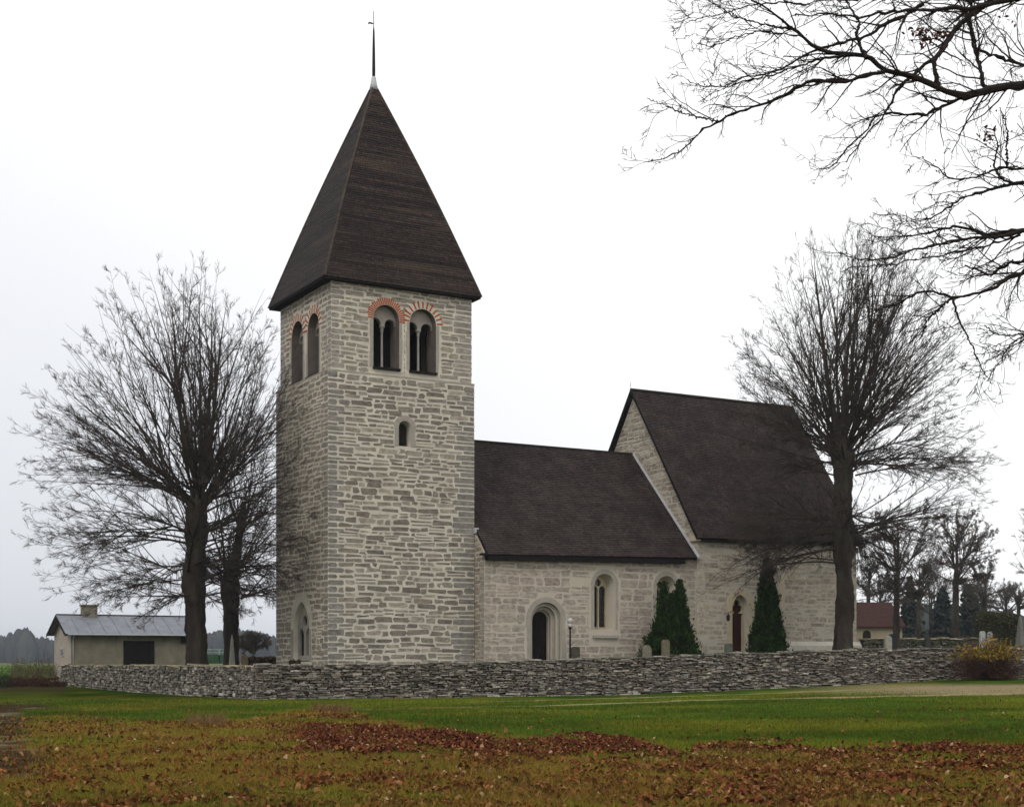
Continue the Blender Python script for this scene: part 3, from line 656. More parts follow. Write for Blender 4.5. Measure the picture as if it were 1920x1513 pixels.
# ---------- choir
CV, CU0, CU1, ZRC = -1.12, 20.9, 32.3, 17.2
VC = 2 * RV - CV
fSc = lambda s, z, d: U(s, CV - np.asarray(d, float), z)
cb = MB(); pr = gableprof(CV, VC, 8.30, ZRC - .28); pr[0] = (CV, .6); cb.prism(lambda s, z, d: U(d, s, z), pr, CU0, pr, CU1)
CD = nwin(1373, 1403, 1118, 1250, CV); CD = (CD[0], 1.2, CD[2] - .12, CD[3])
CWn = nwin(1433, 1464, 1062, 1140, CV)
cc1 = MB(); cc1.prism(fSc, arch(CD[0], CD[1], CD[2], CD[3], pointed=.5), .1, arch(CD[0], CD[1], CD[2], CD[3] * .86, pointed=.5), -.5)
cc1.prism(fSc, arch(CWn[0], CWn[1], CWn[2], CWn[3], pointed=.5), .1, arch(CWn[0], CWn[1] + .1, CWn[2], CWn[3] * .6, pointed=.5), -.8)
EWn = (RV, 4.2, 8.2, 1.1)
cc1.prism(east(CU1), arch(*EWn, pointed=.5), .1, arch(RV, 4.3, 8.2, .9, pointed=.5), -.6)
v, f = boolcut(cb, [cc1]); cw = MB(); cw.add(v, f, 0)
CC = [(.33, .295, .24), (.36, .325, .275), (.30, .27, .225), (.39, .355, .30), (.315, .275, .225)]
opc = [(CD[0], CD[1], CD[2] + .2, CD[3], .34), (CWn[0], CWn[1], CWn[2] + .15, CWn[3], .25)]
stones(cw, fSc, CU1, .7, 8.25, opc, cols=CC, seed=51, hr=(.2, .36), wr=(.35, 1.1), gap=.05, prot=(.001, .007), s0=CU0, quoin=(.8, .45), qcol=(.40, .36, .30), missing=.08, fade=((.40, .36, .30), .25))
gic = lambda s, z: (z < 8.3 + (np.minimum(s - CV, VC - s)) * 1.45 - .25)
stones(cw, west(CU0), VC, 7., 16.9, cols=CC + TOWW, seed=52, hr=(.17, .3), slope=(8.3, 1.444), s0=CV, gap=.05)
stones(cw, east(CU1), VC, .7, 16.9, [(RV, 4.2, 8.6, 1.1, .3)], cols=CC, seed=53, slope=(8.3, 1.444), s0=CV, quoin=(.8, .45), qcol=(.4, .36, .3))
stones(cw, north(VC), CU1, .7, 8.3, cols=CC, seed=54, s0=CU0)
jambs(cw, fSc, CD[0], CD[1], CD[2], CD[3], .28, .8, .02, 2); jambs(cw, fSc, CWn[0], CWn[1], CWn[2], CWn[3], .2, .8, .02, 2)
po = arch(CD[0], CD[1], CD[2], CD[3], 12, pointed=.5)[2:]; pq = [(CD[0] + (x - CD[0]) * 1.75, CD[2] + (z - CD[2]) * 1.42) for x, z in po]
for i in range(len(po) - 1):
    q = [po[i], po[i + 1], pq[i + 1], pq[i]]; cw.prism(fSc, q, -.02, q, .022, 2)
# plinth and string course
zp = Zpy(1203, 30, CV)
pz = [(CV - .22, .7), (CV - .22, zp - .22), (CV - .02, zp), (CV + .1, zp), (CV + .1, .7)]
cw.prism(lambda s, z, d: U(d, s, z), pz, CD[0] + 1.0, pz, CU1 + .22, 3)
pz2 = [(CU1 + .22, .7), (CU1 + .22, zp - .22), (CU1 + .02, zp), (CU1 - .1, zp), (CU1 - .1, .7)]
cw.prism(lambda s, z, d: U(s, d, z), pz2, CV + .12, pz2, VC, 3)
# kneeler stone at the gable foot
cw.box(lambda a, b, c: U(a, b, c), CU0 - .14, CU0 + .1, CV - .22, CV + .5, 8.10, 8.42, 2)
M['plinth'] = pm('pale_plinth', (.50, .47, .40), .9, ns=2.5, na=.15, bump=.25)
CWALL = cw.build('choir_wall', [M['choirmortar'], M['stone'], M['sandy'], M['plinth']], church)
# trefoil-headed door
df = MB(); D = -.28; base = MB(); q = arch(CD[0], CD[1], CD[2], CD[3] * .92, pointed=.5); base.prism(fSc, q, D, q, D - .15)
ct = MB(); rr = CD[3] * .72; q = [(CD[0] - rr, CD[1] - .2), (CD[0] + rr, CD[1] - .2), (CD[0] + rr, CD[2] - .25), (CD[0] - rr, CD[2] - .25)]; ct.prism(fSc, q, D + .1, q, D - .3)
cts = [ct]
for dx, dz, rc in ((-rr * .42, .0, rr * .5), (rr * .42, .0, rr * .5), (0, .3, rr * .5), (0, -.1, rr * .62)):
    m_ = MB(); q = [(CD[0] + dx + rc * math.cos(a), CD[2] + dz + rc * math.sin(a)) for a in np.linspace(0.1, 2 * math.pi + .1, 14, endpoint=False)]; m_.prism(fSc, q, D + .1, q, D - .3); cts.append(m_)
v, f = boolcut(base, cts); chd = MB().add(v, f, 0).build('choir_portal', M['sandy'], church)
dd = MB(); q = arch(CD[0], CD[1], CD[2], CD[3] * .9, pointed=.5); dd.prism(fSc, q, D - .17, q, D - .2)
z = CD[1] + .05
while z < CD[2] - .3:
    dd.box(fSc, CD[0] - rr * .93, CD[0] + rr * .93, z, z + .13, D - .17, D - .15); z += .15
dd.build('door', M['door'], chd)
o = MB(); q = arch(CWn[0], CWn[1], CWn[2], CWn[3] * .75, pointed=.5); o.prism(fSc, q, -.6, q, -.63)
cwin = o.build('choir_window', M['glass'], church)
MB().box(fSc, CWn[0] - .03, CWn[0] + .03, CWn[1], CWn[2] + .3, -.58, -.5).build('mullion', M['sandy'], cwin)
o = MB(); q = arch(*EWn, pointed=.5); q = arch(RV, 4.3, 8.2, .88, pointed=.5); o.prism(east(CU1), q, -.5, q, -.53); o.build('east_window', M['glass'], church)
cr_ = MB(); cu0, cu1 = CU0 - .22, CU1 + .3
roof_side(cr_, cu0, cu1, CV - .34, 8.24, 8.42, ZRC, 86, 88, 61)
roof_side(cr_, cu0, cu1, 2 * RV - CV + .34, 8.24, 8.35, ZRC, 50, 60, 62, -1)
cr_.box(lambda a, b, c: U(a, b, c), cu0 - .02, cu1 + .02, RV - .10, RV + .10, ZRC - .04, ZRC + .05, 0, (.055, .055, .04))
cr_.box(lambda a, b, c: U(a, b, c + (np.asarray(a, float) - 21) * .015), CU0 + .1, CU1 + .2, CV - .26, CV - .02, 8.06, 8.22, 1)
for sg in (-1, 1):   # verge boards
    vE = CV - .34 if sg < 0 else 2 * RV - CV + .34
    q = [(vE, 8.18), (vE, 8.36), (RV, ZRC + .03), (RV, ZRC - .2)]
    cr_.prism(lambda s, z, d: U(d, s, z), q, cu0 - .05, q, cu0 - .006, 1)
    cr_.prism(lambda s, z, d: U(d, s, z), q, cu1 + .006, q, cu1 + .05, 1)
CROOF = cr_.build('choir_roof', [M['shingle'], M['darkwood']], church)
lr = MB(); lr.tube([U(cu0 - .03, RV, ZRC + .03), U(cu0 - .03, RV, ZRC + .4)], .012, 5).build('ridge_spike', M['iron'], CROOF)

# ------------------------------------------------------------------ dry stone churchyard walls
def drywall(name, path, ztop, hr, wr, pal, white, label, seed, th=.7, depthj=.075, group=None, capcol=(.2, .2, .18), jit=.02):
    R = np.random.default_rng(seed); path = np.array(path, float); ztop = np.array(ztop, float)
    seg = np.hypot(*(path[1:] - path[:-1]).T); cum = np.concatenate([[0], np.cumsum(seg)]); Lt = cum[-1]
    def P(s): return np.stack([np.interp(s, cum, path[:, 0]), np.interp(s, cum, path[:, 1])], -1)
    def Nn(s):
        d = P(np.minimum(s + .2, Lt)) - P(np.maximum(s - .2, 0)); d /= np.linalg.norm(d, axis=-1, keepdims=True)
        return d, np.stack([d[:, 1], -d[:, 0]], -1)
    m = MB()
    # core
    ss = np.linspace(.1, Lt - .1, int(Lt)); p = P(ss); d, n = Nn(ss); zt = np.interp(ss, cum, ztop) - .1
    zb = Hout(p[:, 0], p[:, 1]) - .4; V = []
    for i in range(len(ss)):
        for off in (th / 2 - .10, -th / 2 + .10):
            V += [(*(p[i] + n[i] * off), zb[i]), (*(p[i] + n[i] * off), zt[i])]
    V = np.array(V); k = np.arange(len(ss) - 1)[:, None] * 4
    m.add(V, (k[:, None] + np.array([(0, 1, 5, 4), (2, 6, 7, 3), (1, 3, 7, 5)])[None]).reshape(-1, 4), 0, (.012, .011, .01))
    rects = []
    for side in (1, -1):
        zrel = -.15
        while True:
            h = R.uniform(*hr); s = -.0 + R.uniform(-.2, 0); any_ = False
            big = 1.5 if zrel < .15 else 1.
            while s < Lt:
                wd = R.uniform(*wr) * big * (1 if side == 1 else 2.)
                sc_ = min(s + wd / 2, Lt); q = P(np.array([sc_]))[0]; zb_ = float(Hout(q[0], q[1])); zt_ = float(np.interp(sc_, cum, ztop)) + .025 * math.sin(sc_ * 1.7) + .02 * math.sin(sc_ * .6)
                z = zb_ + zrel
                if z < zt_ - .03:
                    any_ = True; hh = h * R.uniform(.75, 1.15) * big
                    if z + hh > zt_ - .02: hh = zt_ - z + R.uniform(-.02, .03)
                    rects.append((max(s, 0), min(s + wd, Lt), z, z + hh, side, 0))
                s += wd
            zrel += h * big * (1 if side == 1 else 1.6)
            if not any_: break
    s = 0
    while s < Lt:   # flat capping slabs across the wall
        wd = R.uniform(.35, .9); sc_ = min(s + wd / 2, Lt); zt_ = float(np.interp(sc_, cum, ztop)) + .03 * math.sin(sc_ * 1.7) + R.uniform(-.02, .03)
        rects.append((s, min(s + wd, Lt), zt_ - .02, zt_ + R.uniform(.03, .08), 0, 1)); s += wd
    r = np.array(rects); n_ = len(r)
    g = R.uniform(.001, .03, (n_, 4)); a, b, c, e = r[:, 0] + g[:, 0], r[:, 1] - g[:, 1], r[:, 2] + g[:, 2] * .5, r[:, 3] - g[:, 3] * .5
    b = np.maximum(b, a + .03); side = r[:, 4]
    d0 = np.where(side == 0, -th / 2 - .03, th / 2 - .25); d1 = np.where(side == 0, th / 2 + R.uniform(-.03, .08, n_), th / 2 + R.uniform(-depthj, depthj, n_))
    sg = np.where(side == -1, -1, 1)
    # each stone: 8 base verts + inner front ring for a rounded face
    def corner(s, z, dd):
        s2 = s + R.normal(0, jit, n_); z2 = z + R.normal(0, jit * .7, n_)
        q = P(np.clip(s2, 0, Lt)); _, nn = Nn(np.clip(s2, 0, Lt)); dd2 = (dd + R.normal(0, .01, n_)) * sg
        return np.column_stack([q + nn * dd2[:, None], z2])
    bk = [corner(x, y, d0) for x, y in ((a, c), (b, c), (b, e), (a, e))]
    bev = .025; ft = [corner(x, y, d1 - bev * 1.2) for x, y in ((a, c), (b, c), (b, e), (a, e))]
    kx = np.minimum((b - a) * .2, .035); kz = np.minimum((e - c) * .25, .02)
    fi = [corner(x, y, d1) for x, y in ((a + kx, c + kz), (b - kx, c + kz), (b - kx, e - kz), (a + kx, e - kz))]
    V = np.stack(bk + ft + fi, 1).reshape(-1, 3)
    fq = []
    for o1, o2 in ((0, 4), (4, 8)):
        for i in range(4): fq.append((o1 + i, o1 + (i + 1) % 4, o2 + (i + 1) % 4, o2 + i))
    fq.append((8, 9, 10, 11)); fq.append((3, 2, 1, 0))
    pal = np.array(pal); cc = pal[R.integers(0, len(pal), n_)] * R.uniform(.65, 1.25, (n_, 1))
    wh = R.random(n_) < white * (.3 + 1.6 * fbm(a * .5, c * 1.5, seed)); cc[wh] = np.array([.5, .49, .47]) * R.uniform(.6, 1.1, (wh.sum(), 1))
    cp = r[:, 5] > 0; cc[cp] = np.array(capcol) * R.uniform(.6, 1.4, (cp.sum(), 1))
    m.add(V, (np.array(fq)[None] + (np.arange(n_) * 12)[:, None, None]).reshape(-1, 4), 0, np.repeat(cc, 12, 0))
    q = path[0]; return tag(m.build(name, M['drystone'], org=(q[0], q[1], 0)), label, 'wall', group)
GREY = [(.21, .195, .175), (.15, .14, .125), (.26, .245, .22), (.18, .155, .135), (.23, .225, .20), (.32, .30, .275)]
sp_ = [(-11.02, 62.94)] + [tuple(x) for x in WL[1:]]
def ztp(py, Y): return EYE + (HOR - py) / F * Y
drywall('dry_stone_wall', sp_, [ztp(1249, 63), ztp(1243, 66.5), ztp(1229, 70), ztp(1219, 73), ztp(1216, 77), 2.6], (.035, .10), (.12, .5), GREY, .018,
        'long dark grey dry stone wall of thin flat slabs in front of the church', 71)
PALE = [(.22, .215, .195), (.17, .165, .15), (.27, .26, .24), (.20, .19, .165), (.15, .145, .13), (.35, .34, .31)]
drywall('dry_stone_wall', [(-25.7, 85), (-18.0, 73.7), (-10.74, 63.03)], [ztp(1248, 85), ztp(1249, 73.7), ztp(1250, 63.3)], (.07, .17), (.09, .32), PALE, .05,
        'paler stretch of rubble wall with rounded stones running back towards the small shed', 72, capcol=(.30, .28, .2), jit=.022)
drywall('dry_stone_wall', [(24.5, 103), (34, 110), (44, 116)], [3.15, 3.3, 3.4], (.09, .2), (.2, .5), [(.09, .095, .07), (.07, .075, .055)], .01,
        'low mossy stone wall far behind the gravestones', 73, capcol=(.35, .31, .22))

# ------------------------------------------------------------------ shed
sx0, sy0 = -28.46, 95.0; sg_ = .62
shed = thing('shed', (sx0, sy0, sg_), 'small rendered outbuilding with grey sheet metal roof behind the wall corner', 'shed')
def SH(a, b, c): a = np.asarray(a, float); b = np.asarray(b, float); return np.stack([sx0 + ux * a + vx * b, sy0 + uy * a + vy * b, np.asarray(c, float) + 0 * a], -1)
SLn, SWd, SE, SR = 7.95, 4.8, 3.45, 4.62
m = MB()
m.add(SH([0, SLn, SLn, 0], [0, 0, 0, 0], [.2, .2, SE, SE]), [(0, 1, 2, 3)], 0)
m.add(SH([0, SLn, SLn, 0], [SWd] * 4, [.2, .2, SE, SE]), [(0, 1, 2, 3)], 1)
for a in (0, SLn): m.add(SH([a] * 5, [0, SWd, SWd, SWd / 2, 0], [.2, .2, SE, SR - .08, SE]), [(0, 1, 2, 3, 4)], 1)
m.build('wall', [M['shedwall'], M['shedgable']], shed)
m = MB(); ov = .42
for sgn in (-1, 1):
    b0 = -.35 if sgn < 0 else SWd + .35; zz = SE - .12
    for (t0, t1, mt) in ((0, .05, 0),):
        A = SH([-ov, SLn + ov, SLn + ov, -ov], [b0, b0, SWd / 2, SWd / 2], [zz, zz, SR, SR]); B = A + np.array([0, 0, .06])
        m.add(np.vstack([A, B]), [(0, 1, 2, 3), (7, 6, 5, 4), (0, 4, 5, 1), (1, 5, 6, 2), (2, 6, 7, 3), (3, 7, 4, 0)], 0)
    for i in range(11):
        a = -ov + (SLn + 2 * ov) * i / 10; m.tube(SH([a, a], [b0, SWd / 2], [zz + .075, SR + .075]), .022, 4)
m.tube(SH([-ov, SLn + ov], [SWd / 2] * 2, [SR + .08] * 2), .05, 6, 1)
m.box(SH, -ov - .02, SLn + ov, -.42, -.36, SE - .18, SE - .09, 1)
m.box(SH, -ov - .03, -ov - .002, -.38, SWd / 2, 0, 1, 1) if False else None
for b0, b1 in ((-.37, SWd / 2), (SWd + .37, SWd / 2)):
    m.add(np.vstack([SH([-ov - .02] * 4, [b0, b1, b1, b0], [SE - .24, SR - .16, SR + .05, SE - .05]), SH([-ov - .05] * 4, [b0, b1, b1, b0], [SE - .24, SR - .16, SR + .05, SE - .05])]), [(0, 1, 2, 3), (7, 6, 5, 4), (0, 1, 5, 4), (2, 3, 7, 6)], 1)
rfo = m.build('roof', [M['zinc'], M['darkwood']], shed)
m = MB().box(SH, 1.25, 2.2, SWd / 2 - .35, SWd / 2 + .35, SR - .4, 5.28).box(SH, 1.18, 2.27, SWd / 2 - .42, SWd / 2 + .42, 5.28, 5.38)
m.build('chimney', M['shedwall'], rfo)
m = MB().box(SH, 3.38, 5.42, -.04, -.004, .75, 2.97)
for i in range(6): m.box(SH, 3.42 + i * .335, 3.42 + i * .335 + .31, -.065, -.04, .78, 2.93)
m.build('door', M['darkwood'], shed)
m = MB().tube(SH([-.3, SLn + .4], [-.42, -.42], [SE - .12, SE - .10]), .05, 6).tube(SH([.12, .12, .12], [-.40, -.07, -.07], [SE - .12, SE - .4, .7]), .035, 6); m.build('gutter', M['lead'], shed)
m = MB().box(SH, 7.25, 7.75, -.14, -.004, 2.85, 3.25); m.build('wall_box', M['darkwood'], shed)
m = MB().box(SH, -.06, -.003, 2.0, 2.75, 1.95, 2.5); fo = m.build('window', M['lead'], shed); MB().box(SH, -.075, -.062, 2.08, 2.67, 2.02, 2.43).build('pane', M['glass'], fo)

# ------------------------------------------------------------------ far farm building with red roof
fx, fy = (1562 - 960) / F * 128, 124.
bd = thing('farm_building', (fx, fy, 2.2), 'red roofed building with cream wall seen past the east end of the church', 'building')
def FB(a, b, c): a = np.asarray(a, float); b = np.asarray(b, float); return np.stack([fx + .98 * a - .2 * b, fy + .2 * a + .98 * b, np.asarray(c, float) + 0 * a], -1)
zb0, ze, zr = 2.0, 4.6, 6.6
m = MB(); m.prism(lambda s, z, d: FB(d, s, z), [(0, zb0), (5, zb0), (5, ze), (2.5, zr - .1), (0, ze)], 0, [(0, zb0), (5, zb0), (5, ze), (2.5, zr - .1), (0, ze)], 5.35); m.build('wall', M['cream'], bd)
m = MB()
for b0 in (-.3, 5.3):
    A = FB([-.2, 5.55, 5.55, -.2], [b0, b0, 2.5, 2.5], [ze - .15, ze - .15, zr, zr]); m.add(np.vstack([A, A + np.array([0, 0, .12])]), [(0, 1, 2, 3), (7, 6, 5, 4), (0, 4, 5, 1), (1, 5, 6, 2), (2, 6, 7, 3), (3, 7, 4, 0)])
m.build('roof', M['redroof'], bd)
m = MB(); q = arch(2.1, 2.1, 3.9, .35); m.prism(lambda s, z, d: FB(s, -np.asarray(d, float), z), q, .003, q, .05); m.build('door', M['darkwood'], bd)

# ------------------------------------------------------------------ bare trees
def blocked(P):
    u, v = LOC(P[..., 0], P[..., 1]); z = P[..., 2]
    t = (u > -.25) & (u < 8.1) & (v > -.25) & (v < 7.2) & (z < 31 - 0) & (z < 20.5 + 12 * np.minimum(np.minimum(u, 8 - u), np.minimum(v, 7 - v)) / 4)
    n = (u > 7.8) & (u < 33) & (v > -1.75) & (v < 11.5) & (z < 7.6 + (v + 1.5) * np.where(u > 20.6, 1.5, 1.12))
    return t | n
def grow(S, Dr, Ln, n, wob, trop, R, ext=None):
    """S (B,3) starts, Dr (B,3) dirs, Ln (B,) lengths; trop (B,) upward bend in total"""
    B = len(S); P = np.empty((B, n, 3)); P[:, 0] = S; d = Dr / (np.linalg.norm(Dr, axis=1, keepdims=True) + 1e-9)
    alive = np.full(B, n)
    for i in range(1, n):
        d = d + R.normal(0, wob, (B, 3)); d[:, 2] += trop / (n - 1) if np.ndim(trop) == 0 else (trop / (n - 1))
        d /= np.linalg.norm(d, axis=1, keepdims=True); P[:, i] = P[:, i - 1] + d * (Ln / (n - 1))[:, None]
        bl = blocked(P[:, i]) | (alive < n); P[bl, i] = P[bl, i - 1] + d[bl] * .002; alive = np.where(bl & (alive == n), i, alive)
    return P, alive
def sub(P, alive, per, R, t0, t1, ang, lf, Ln, n_par):
    B = len(P); cnt = R.poisson(per, B); idx = np.repeat(np.arange(B), cnt); K = len(idx)
    t = R.uniform(t0, t1, K) ; x = t * (n_par - 1); ok = x < alive[idx] - 1.05; idx = idx[ok]; t = t[ok]; x = x[ok]
    i = np.minimum(x.astype(int), n_par - 2); fr = (x - i)[:, None]
    S = P[idx, i] * (1 - fr) + P[idx, i + 1] * fr; T = P[idx, i + 1] - P[idx, i]; T /= np.linalg.norm(T, axis=1, keepdims=True) + 1e-9
    rd = R.normal(0, 1, S.shape); rd -= (rd * T).sum(1, keepdims=True) * T; rd /= np.linalg.norm(rd, axis=1, keepdims=True)
    a = R.normal(ang, .15, len(S))[:, None]; D_ = T * np.cos(a) + rd * np.sin(a)
    Lc = Ln[idx] * lf * (1.08 - .75 * t) * R.uniform(.6, 1.25, len(S))
    return S, D_, Lc, idx, t
def make_tree(name, base, label, heads, env, trunk, R, counts=(16, 8, 5), tw_r=.008, wob=.036, group=None, cat='tree', col=(.045, .036, .031), leafy=0, leaders=0, lr0=.07, kk=(6, 4, 3, 3), fork=5.4, lf2=.19, extra=()):
    """heads: (x,y,z, count, elev_min, elev_max, r); env: centre, (left,right), depth, up, down"""
    t = thing(name, base, label, cat, group)
    S = []; Dd = []; L0 = []; tr_ = []; r0 = []
    (ex, ey, ez), (rl, rr), ry, ru, rdn = env
    for hx, hy, hz_, cnt, e0, e1, hr, *rs in heads:
        rs = rs[0] if rs else 1.
        for i in range(cnt):
            a = 2 * math.pi * (i * .618 + R.random() * .25); e = math.asin(R.uniform(math.sin(math.radians(e0)), math.sin(math.radians(e1)))); d = np.array([math.cos(a) * math.cos(e), math.sin(a) * math.cos(e), math.sin(e)])
            s = np.array([hx, hy, hz_]) + np.array([d[0], d[1], R.uniform(-.9, .9)]) * hr
            lo_, hi_ = .2, 30.
            for _ in range(20):
                md = (lo_ + hi_) / 2; p = s + d * md - np.array([ex, ey, ez])
                q = (p[0] / (rl if p[0] < 0 else rr)) ** 2 + (p[1] / ry) ** 2 + (p[2] / (ru if p[2] > 0 else rdn)) ** 2
                if q < 1: lo_ = md
                else: hi_ = md
            S.append(s); Dd.append(d + np.array([0, 0, .10])); L0.append(lo_ * R.uniform(.92, 1.03)); tr_.append((-.28 if e < .45 else .18)); r0.append(rs * lr0 * R.uniform(.55, 1.15) * (.6 + .5 * lo_ / max(ru, 1)))
    for (s_, d_, l_, r_, t_) in extra: S.append(np.array(s_)); Dd.append(np.array(d_)); L0.append(l_); r0.append(r_); tr_.append(t_)
    S = np.array(S); Dd = np.array(Dd); L0 = np.array(L0); tr_ = np.array(tr_); r0 = np.array(r0)
    n1 = 14
    def reach(s, d):
        d = d / np.linalg.norm(d, axis=1, keepdims=True); lo_ = np.full(len(s), .1); hi_ = np.full(len(s), 30.); q0 = s - np.array([ex, ey, ez])
        for _ in range(18):
            md = (lo_ + hi_) / 2; p = q0 + d * md[:, None]
            q = (p[:, 0] / np.where(p[:, 0] < 0, rl, rr)) ** 2 + (p[:, 1] / ry) ** 2 + (p[:, 2] / np.where(p[:, 2] > 0, ru, rdn)) ** 2
            lo_ = np.where(q < 1, md, lo_); hi_ = np.where(q < 1, hi_, md)
        return lo_
    P1, al1 = grow(S, Dd, L0, n1, wob, tr_, R)
    Sf, Df, _, fi, ft = sub(P1, al1, fork, R, .06, .62, .42, 1, L0, n1)
    Df[:, 2] += .08; Lf = reach(Sf, Df) * R.uniform(.84, 1.03, len(Sf)); kf = (Lf > .8) & ((fi < len(S) - len(extra)) | (R.random(len(fi)) < .25)); Sf, Df, Lf, fi, ft = Sf[kf], Df[kf], Lf[kf], fi[kf], ft[kf]
    Pf, alf = grow(Sf, Df, Lf, n1, wob, tr_[fi] * .8, R)
    P1 = np.concatenate([P1, Pf]); al1 = np.concatenate([al1, alf]); L0 = np.concatenate([L0, Lf]); r0 = np.concatenate([r0, np.minimum(r0[fi] * (1 - ft) * .62, .05)])
    m = MB(); tt = np.linspace(0, 1, n1)[None]; R1 = r0[:, None] * (1 - tt) ** 1.25 + tw_r
    tubes(m, P1, R1, kk[0], 0, col)
    S2, D2, L2, i2, t2 = sub(P1, al1, counts[0], R, .12, .99, .58, lf2, L0, n1)
    n2 = 8; P2, al2 = grow(S2, D2, L2, n2, wob * 2, .10, R)
    L2 = np.maximum(L2, .45); r2 = (r0[i2] * (1 - t2) ** 1.25 + tw_r) * .40; tubes(m, P2, r2[:, None] * (1 - np.linspace(0, 1, n2)[None]) ** .8 + tw_r * .9, kk[1], 0, col)
    S3, D3, L3, i3, t3 = sub(P2, al2, counts[1], R, .08, .85, .5, .5, L2, n2)
    L3 = np.maximum(L3, .25); n3 = 5; P3, al3 = grow(S3, D3, L3, n3, wob * 2.6, .10, R)
    tubes(m, P3, np.full((len(P3), 1), 1.) * (tw_r * 1.25 * (1 - .4 * np.linspace(0, 1, n3)[None])), kk[2], 0, np.array(col) * 1.15)
    if counts[2]:
        S4, D4, L4, i4, t4 = sub(P3, al3, counts[2], R, .1, .8, .5, .6, L3, n3)
        L4 = np.clip(L4, .15, .6); n4 = 3; P4, _ = grow(S4, D4, L4, n4, .12, .12, R)
        tubes(m, P4, np.full((len(P4), 1), 1.) * (tw_r * np.array([.85, .7, .45])[None]), 3, 0, np.array(col) * 1.3)
        if leafy:
            k_ = R.random(len(P4)) < leafy; q = P4[k_, 1]; leaves(m, q, .06, np.array([(.08, .045, .035), (.10, .055, .04)]), R, 1)
    m.build('crown', [M['twig'], M['leafy']], t)
    # trunk
    tp = np.array(trunk, float)  # rows x,y,z,r
    k = 22; zz = np.linspace(0, 1, 90); cu = np.linspace(0, 1, len(tp))
    pts = np.stack([np.interp(zz, cu, tp[:, j]) for j in range(4)], -1)
    a = np.arange(k) * 2 * math.pi / k
    Z = pts[:, 2:3] + 0 * a; rad = pts[:, 3:4] * .72 * (1 + .09 * np.sin(a * 5 + pts[:, 2:3] * .3) + .55 * (fbm(a * 2.2 + 0 * Z, Z * 1.5, 11) - .5) + .22 * (fbm(a * 7 + 0 * Z, Z * 3.5, 12) - .5))
    V = np.stack([pts[:, 0:1] + rad * np.cos(a), pts[:, 1:2] + rad * np.sin(a), Z], -1).reshape(-1, 3)
    i = (np.arange(89)[:, None] * k + np.arange(k)[None]); j = (np.arange(89)[:, None] * k + (np.arange(k)[None] + 1) % k)
    m = MB(); m.add(V, np.stack([i, j, j + k, i + k], -1).reshape(-1, 4)); m.f.append((np.arange(89 * k, 90 * k)[None], 0))
    m.build('trunk', M['bark'], t, smooth=True)
    return t
def leaves(mb, C, size, pal, R, mat=0, up=.35):
    n = len(C); a = R.normal(0, 1, (n, 3)); a /= np.linalg.norm(a, axis=1, keepdims=True); b = R.normal(0, 1, (n, 3)); b -= (a * b).sum(1, keepdims=True) * a; b /= np.linalg.norm(b, axis=1, keepdims=True)
    s = size * R.uniform(.6, 1.3, (n, 1)); V = np.stack([C - a * s, C + b * s * .45, C + a * s, C - b * s * .45], 1).reshape(-1, 3)
    pal = np.array(pal); cc = pal[R.integers(0, len(pal), n)] * R.uniform(.7, 1.3, (n, 1))
    mb.add(V, (np.arange(n) * 4)[:, None] + np.arange(4)[None], mat, np.repeat(cc, 4, 0))
R = np.random.default_rng(101)
def at(px, Y): return (px - 960) / F * Y
# big left linden
Y = 72.; x = at(368, Y); g0 = hz(x, Y)
def zz(py, Y): return EYE + (HOR - py) / F * Y
make_tree('linden_tree', (x, Y, g0), 'large bare linden with a wide fan crown between the shed and the tower', 
    [(at(372, Y), Y, zz(935, Y), 30, 12, 80, .5), (at(375, Y), Y, zz(925, Y), 5, 70, 86, .3, 2.3), (at(370, Y), Y, zz(930, Y), 5, 30, 62, .4, 1.7), (at(366, Y), Y, zz(1000, Y), 14, -2, 35, .55), (at(350, Y), Y, zz(1060, Y), 9, -12, 22, .5), (at(372, Y), Y, zz(1100, Y), 8, -18, 10, .5)],
    ((at(345, Y), Y, zz(960, Y)), (8.0, 7.4), 7.2, 12.5, 5.8),
    [(x, Y, g0 - .3, .95), (x, Y, g0 + .5, .72), (x - .05, Y, zz(1140, Y), .62), (x - .1, Y, zz(1100, Y), .78), (x, Y, zz(1030, Y), .62), (x, Y, zz(1000, Y), .74), (x + .08, Y, zz(950, Y), .66), (x + .1, Y, zz(925, Y), .5), (x + .1, Y, zz(900, Y), .22)], R, extra=[((x + .3, Y - .2, zz(R.uniform(960, 1110), Y)), (1, R.uniform(-.5, -.24), R.uniform(-.05, .55)), R.uniform(5.2, 7.2), R.uniform(.035, .06), R.uniform(-.9, -.5)) for _ in range(11)], counts=(13, 4.6, 1.5), tw_r=.0045)
Y = 83.; x = at(433, Y); g0 = hz(x, Y)
make_tree('linden_tree', (x, Y, g0), 'smaller bare linden close beside the west face of the tower', 
    [(at(430, Y), Y, zz(1075, Y), 20, 15, 85, .5), (at(436, Y), Y, zz(1110, Y), 16, -16, 32, .5), (at(455, Y), Y, zz(990, Y), 10, 20, 80, .3)],
    ((at(440, Y), Y, zz(1050, Y)), (3.4, 4.6), 4.8, 9.0, 3.2),
    [(x, Y, g0 - .3, .8), (x, Y, g0 + .5, .58), (x, Y, zz(1150, Y), .55), (x - .02, Y, zz(1110, Y), .72), (x, Y, zz(1080, Y), .62), (x + .3, Y, zz(1040, Y), .34), (x + .6, Y, zz(980, Y), .26), (x + .7, Y, zz(940, Y), .15)], R, counts=(10, 4.2, 1.2), tw_r=.005, fork=3)
